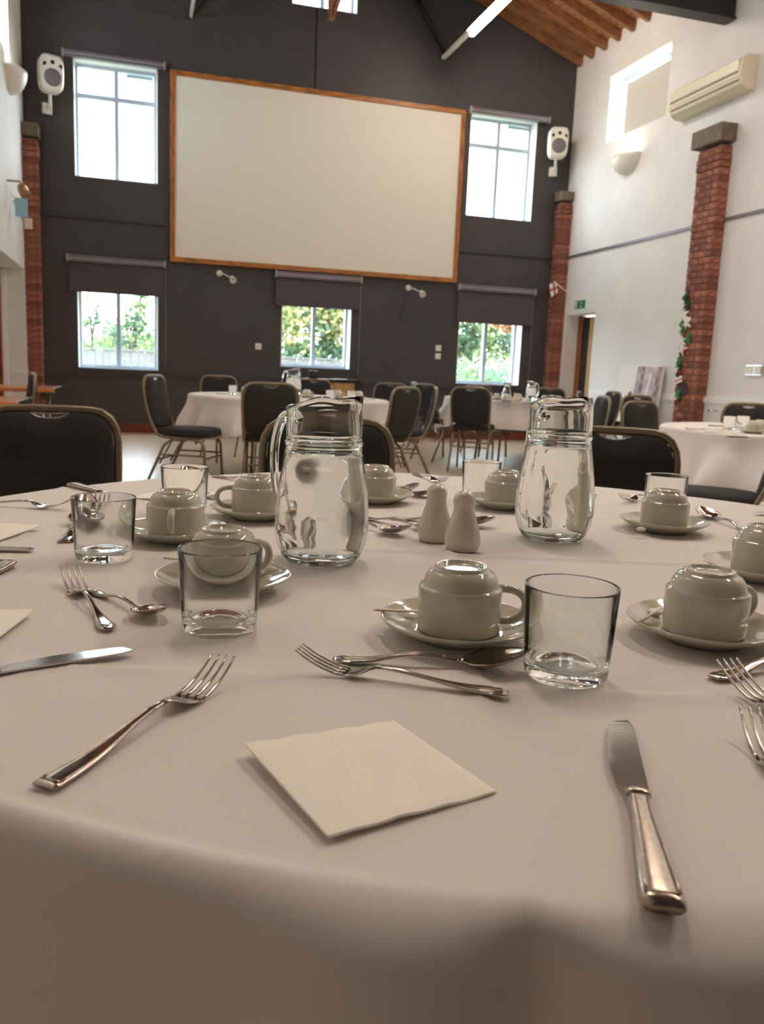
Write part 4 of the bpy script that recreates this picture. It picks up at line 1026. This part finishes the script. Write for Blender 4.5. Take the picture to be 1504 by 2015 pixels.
def cut(kind, style, x0, y0, x1, y1, label, z=None, s=1.0, tip=False):
    """lies from handle end pixel (x0,y0) toward head pixel (x1,y1)"""
    a = at_z(x0, y0, ZT); b = at_z(x1, y1, ZT); h = math.atan2(b[1] - a[1], b[0] - a[0])
    L = {'fork': .1975, 'spoon': .18, 'knife': .215}[kind] * s
    if tip: u = (a - b) / np.linalg.norm(a - b); a = b + u * L
    mk = {'fork': lambda l: make_fork(style, l), 'spoon': lambda l: make_spoon(style, l), 'knife': make_knife}[kind]
    return place(kind + style, mk, a[0], a[1], (z or ZT) + .0004, h, label, {'fork': 'forks on the near table', 'spoon': 'spoons on the near table', 'knife': 'knives on the near table'}[kind], s)
cut('fork', 'bead', 85, 1556, 352, 1392, 'steel fork at the left front with a bordered handle')
cut('knife', '', 1305, 1806, 1219, 1432, 'steel table knife lying alone at the right front', s=1.05)
cut('knife', '', -150, 1352, 256, 1285, 'table knife blade reaching in from the left edge', tip=True)
cut('fork', 'scallop', 215, 1243, 148, 1160, 'fork pointing away beside a spoon at the left', s=.95)
cut('spoon', 'scallop', 178, 1166, 290, 1212, 'spoon whose bowl points right beside the left fork', s=.80)
cut('fork', 'scallop', 1000, 1376, 705, 1336, 'fork crossing in front of the centre cup', z=.7530, s=.885)
cut('spoon', 'scallop', 655, 1302, 980, 1316, 'spoon behind the fork in front of the centre cup', s=.94)
cut('fork', 'bead', 1640, 1660, 1478, 1446, 'fork with tines just entering at the right edge', tip=True)
cut('fork', 'scallop', 1640, 1465, 1425, 1350, 'dark fork lying over a spoon handle at the right edge', z=.7535, tip=True)
cut('spoon', 'scallop', 1402, 1338, 1560, 1308, 'spoon handle under the dark fork at the right edge')
cut('fork', 'scallop', 1340, 962, 1226, 992, 'small fork in front of the rear right tumbler', tip=True)
cut('fork', 'scallop', 815, 934, 874, 956, 'small fork near the far edge behind the shakers')
cut('knife', '', 775, 978, 830, 948, 'knife leaning across the rear saucer toward the far edge')
cut('spoon', 'scallop', 760, 958, 820, 975, 'spoon beside the rear saucer behind the shakers')
cut('fork', 'scallop', -90, 990, 145, 1004, 'fork with tines pointing right at the far left', tip=True)
cut('knife', '', -200, 1080, 68, 1086, 'knife tip showing at the left edge below the far fork', tip=True)
cut('knife', '', 18, 1114, -120, 1200, 'knife handle end at the left edge above the front knife')
cut('fork', 'scallop', 170, 1058, 212, 1003, 'fork seen through the left tumbler')
cut('spoon', 'scallop', 240, 1024, 192, 1050, 'spoon seen through the left tumbler beside the fork')
cut('knife', '', 140, 958, 270, 990, 'knife behind the left tumbler pointing right')
cut('spoon', 'bead', 125, 1070, 165, 1030, 'spoon handle end left of the tumbler base')
cut('spoon', 'bead', 650, 1024, 765, 1050, 'leftmost of the serving spoons left of the shakers')
cut('spoon', 'bead', 705, 1020, 840, 1044, 'middle serving spoon left of the shakers')
cut('spoon', 'bead', 770, 1022, 895, 1032, 'serving spoon partly behind the shakers')
cut('knife', '', 1640, 1008, 1395, 1016, 'knife pointing left at the rear right')
cut('spoon', 'scallop', 1480, 1050, 1385, 1018, 'spoon beside the right rear saucer')
cut('fork', 'scallop', 1170, 975, 1130, 985, 'fork mostly behind the rear jug')
cut('fork', 'bead', 420, 938, 455, 944, 'fork at the far edge behind the rear left cup')
cut('spoon', 'scallop', 425, 985, 395, 972, 'spoon behind the left cups')

# napkins
def napkin(name, corners, label, lift, seed, n=26, th=.0022):
    R = np.random.RandomState(abs(int(seed))); a, b, c, d = [np.array(p[:2]) for p in corners]
    V = []; F = []
    for layer in (1, 0):
        for i in range(n + 1):
            for j in range(n + 1):
                u, v = i / n, j / n; p = (a * (1 - u) + b * u) * (1 - v) + (d * (1 - u) + c * u) * v
                lf = lift[0] * (1 - u) * (1 - v) + lift[1] * u * (1 - v) + lift[2] * u * v + lift[3] * (1 - u) * v
                z = ZT + .0008 + lf * 1.0 + (.0006 * math.sin(9 * u + 3 * v + seed) * math.sin(7 * v) + .0005 * math.sin(23 * u + 11 * v)) * (u * (1 - u) * 4) ** .5
                z += layer * th * (1 if 0 < i < n and 0 < j < n else .8)
                V.append((p[0], p[1], z))
    B = (n + 1) ** 2
    for i in range(n):
        for j in range(n):
            p = i * (n + 1) + j; F += [(p, p + 1, p + n + 2, p + n + 1), (B + p, B + p + n + 1, B + p + n + 2, B + p + 1)]
    for i in range(n):
        for p, q in ((i, i + 1), (n * (n + 1) + i, n * (n + 1) + i + 1), (i * (n + 1), (i + 1) * (n + 1)), (i * (n + 1) + n, (i + 1) * (n + 1) + n)): F.append((p, q, B + q, B + p))
    t = MB().add(V, F, 0, True).build(name, 'napkin'); tag(t, label, 'napkin', 'paper napkins on the near table')
    me = t.data; t.modifiers.new('e', 'EDGE_SPLIT').split_angle = 1.0
    return t
q = [at_z(*p, ZT) for p in ((482, 1487), (775, 1424), (977, 1564), (645, 1662))]
napkin('paper_napkin', q, 'square folded white paper napkin lying at the centre front', (.006, 0, .0, .003), 1)
def nap2(x, y, ang, label, s=.12):
    c = at_z(x, y, ZT); P = []
    for k in range(4): a = math.radians(ang) + k * PI / 2; P.append((c[0] + s * .707 * math.cos(a), c[1] + s * .707 * math.sin(a)))
    napkin('paper_napkin', P, label, (.004, 0, 0, .002), abs(x), 14)
nap2(-40, 1050, 20, 'napkin corner at the left edge above the knife tip')
nap2(-115, 1245, 30, 'napkin corner at the left edge above the front knife')
nap2(345, 978, 10, 'napkin under the rear left tumbler')
# stirrer sticks and wrapped sugar on saucers
def stick(x0, y0, x1, y1, z0, z1, label):
    a = at_z(x0, y0, ZT + z0); b = at_z(x1, y1, ZT + z1); a[2] = ZT + z0; b[2] = ZT + z1
    o = MB().tube([a, b], [.0022, .0026], 6, flat=.5).build('paper_stirrer', 'wrap'); tag(o, label, 'stirrer', 'paper wrapped stirrers in saucers')
stick(737, 1200, 822, 1203, .023, .016, 'white stirrer poking out left of the centre front cup')
stick(322, 1098, 395, 1105, .023, .016, 'white stirrer left of the cup behind the front left tumbler')
stick(1262, 1222, 1300, 1196, .017, .022, 'white stirrer in the front right saucer')
for (x, y, l) in ((1290, 1205, 'wrapped mint in the front right saucer'), (1262, 1042, 'wrapped mint in the right rear saucer'), (1035, 1216, 'wrapped mint in the centre front saucer'), (508, 1128, 'wrapped mint in the saucer beside the nearer jug')):
    p = at_z(x, y, ZT + .014); o = MB().lathe([(0, 0), (.006, .001), (.008, .003), (.006, .0055), (0, .0065)], 14).build('wrapped_mint', 'wrap', None, (p[0], p[1], ZT + .0115)); tag(o, l, 'sweet', 'wrapped mints in saucers')

# ------------------------------------------------------------ settings on the far tables
def far_item(kind, px, py, c, z=.75, maker=None, label='', group='', rz=0, scale=1):
    p = at_z(px, py, z)
    return place(kind, maker, p[0], p[1], z + .0006, rz, label, group, scale)
def cup_on(p, label_c, label_s, g):
    place('saucer', make_saucer, p[0], p[1], .7508, 0, label_s, 'saucers ' + g); place('cup', make_cup, p[0], p[1], .7508 + .0078, rnd.uniform(0, 6), label_c, 'cups ' + g)
def on(T, r, a): a = math.radians(a); return (T[0] + r * math.cos(a), T[1] + r * math.sin(a))
def at(px, depth): p = at_depth(px, 780, depth); return (p[0], p[1])
A = 'on the table below the screen'; B_ = 'on the right window table'; C_ = 'on the pier table'
def tum(p, l, g): place('glass', make_glass, p[0], p[1], .7506, 0, l, 'tumblers ' + g)
def jug(p, l, g, rz, s=1): place('jug', make_jug, p[0], p[1], .7506, rz, l, 'jugs ' + g, s)
tum(at(458, 7.3), 'tumbler at the left end of the table below the screen', A)
tum(at(650, 7.0), 'tumbler right of the jug on the table below the screen', A)
tum(at(692, 7.1), 'rightmost tumbler on the table below the screen', A)
jug(at(577, 6.95), 'tall glass jug on the table below the screen', A, 0, 1.15)
cup_on(at(484, 7.4), 'leftmost cup on the table below the screen', 'leftmost saucer on the table below the screen', A)
cup_on(at(604, 7.3), 'cup beside the jug on the table below the screen', 'saucer beside the jug on the table below the screen', A)
cup_on(at(664, 7.5), 'cup between two tumblers below the screen', 'saucer between two tumblers below the screen', A)
cup_on(at(706, 7.5), 'rightmost cup on the table below the screen', 'rightmost saucer on the table below the screen', A)
tum(at(962, 9.0), 'leftmost tumbler on the right window table', B_)
p = at(997, 9.0); t = make_carafe('waisted glass carafe on the right window table'); t.location = (p[0], p[1], .7506)
jug(at(1045, 8.95), 'glass jug with handle at right on the right window table', B_, math.radians(175), 1.02)
cup_on(at(978, 9.2), 'leftmost cup on the right window table', 'leftmost saucer on the right window table', B_)
cup_on(at(1021, 9.4), 'cup between carafe and jug on the right window table', 'saucer between carafe and jug on the right window table', B_)
cup_on(at(998, 8.6), 'cup in front of the carafe on the right window table', 'saucer in front of the carafe on the right window table', B_)
cup_on(at(1073, 9.2), 'cup right of the far jug on the right window table', 'saucer right of the far jug on the right window table', B_)
cup_on(at(1100, 9.2), 'rightmost cup on the right window table', 'rightmost saucer on the right window table', B_)
tum(at(1087, 9.0), 'tumbler behind the rear jug rim on the right window table', B_)
for k, x in enumerate((1014, 1020)): p = at(x, 8.9); place('shk', None, p[0], p[1], .7506, 0, ('left', 'right')[k] + ' small shaker between carafe and jug on the right window table', 'shakers ' + B_)
tum(at(1442, 4.85), 'left tumbler on the pier table', C_); tum(at(1468, 5.0), 'right tumbler just behind on the pier table', C_)
for k in range(2):
    p = at(1490 + 14 * k, 4.6 + .15 * k); cup_on(p, ('front', 'back')[k] + ' cup of the pair on the pier table', ('front', 'back')[k] + ' saucer of the pair on the pier table', C_)
def cut_w(kind, style, p, rz, l, g): place(kind + style, None, p[0], p[1], .7510, rz, l, g)
cut_w('fork', 'scallop', at(1395, 4.5), -.9, 'fork at the left of the pier table', 'cutlery on the pier table')
cut_w('knife', '', at(1355, 4.75), -.4, 'knife at the far left of the pier table', 'cutlery on the pier table')
cut_w('knife', '', at(1400, 5.2), -.3, 'knife at the rear of the pier table', 'cutlery on the pier table')
cut_w('knife', '', at(1440, 4.1), -.15, 'knife at the front of the pier table', 'cutlery on the pier table')
cut_w('knife', '', at(425, 7.2), .2, 'knife at the left end of the table below the screen', 'cutlery below the screen')
cut_w('spoon', 'scallop', at(470, 7.0), .9, 'spoon beside the left tumbler below the screen', 'cutlery below the screen')
cut_w('fork', 'scallop', at(720, 7.2), .9, 'fork at the right end of the table below the screen', 'cutlery below the screen')
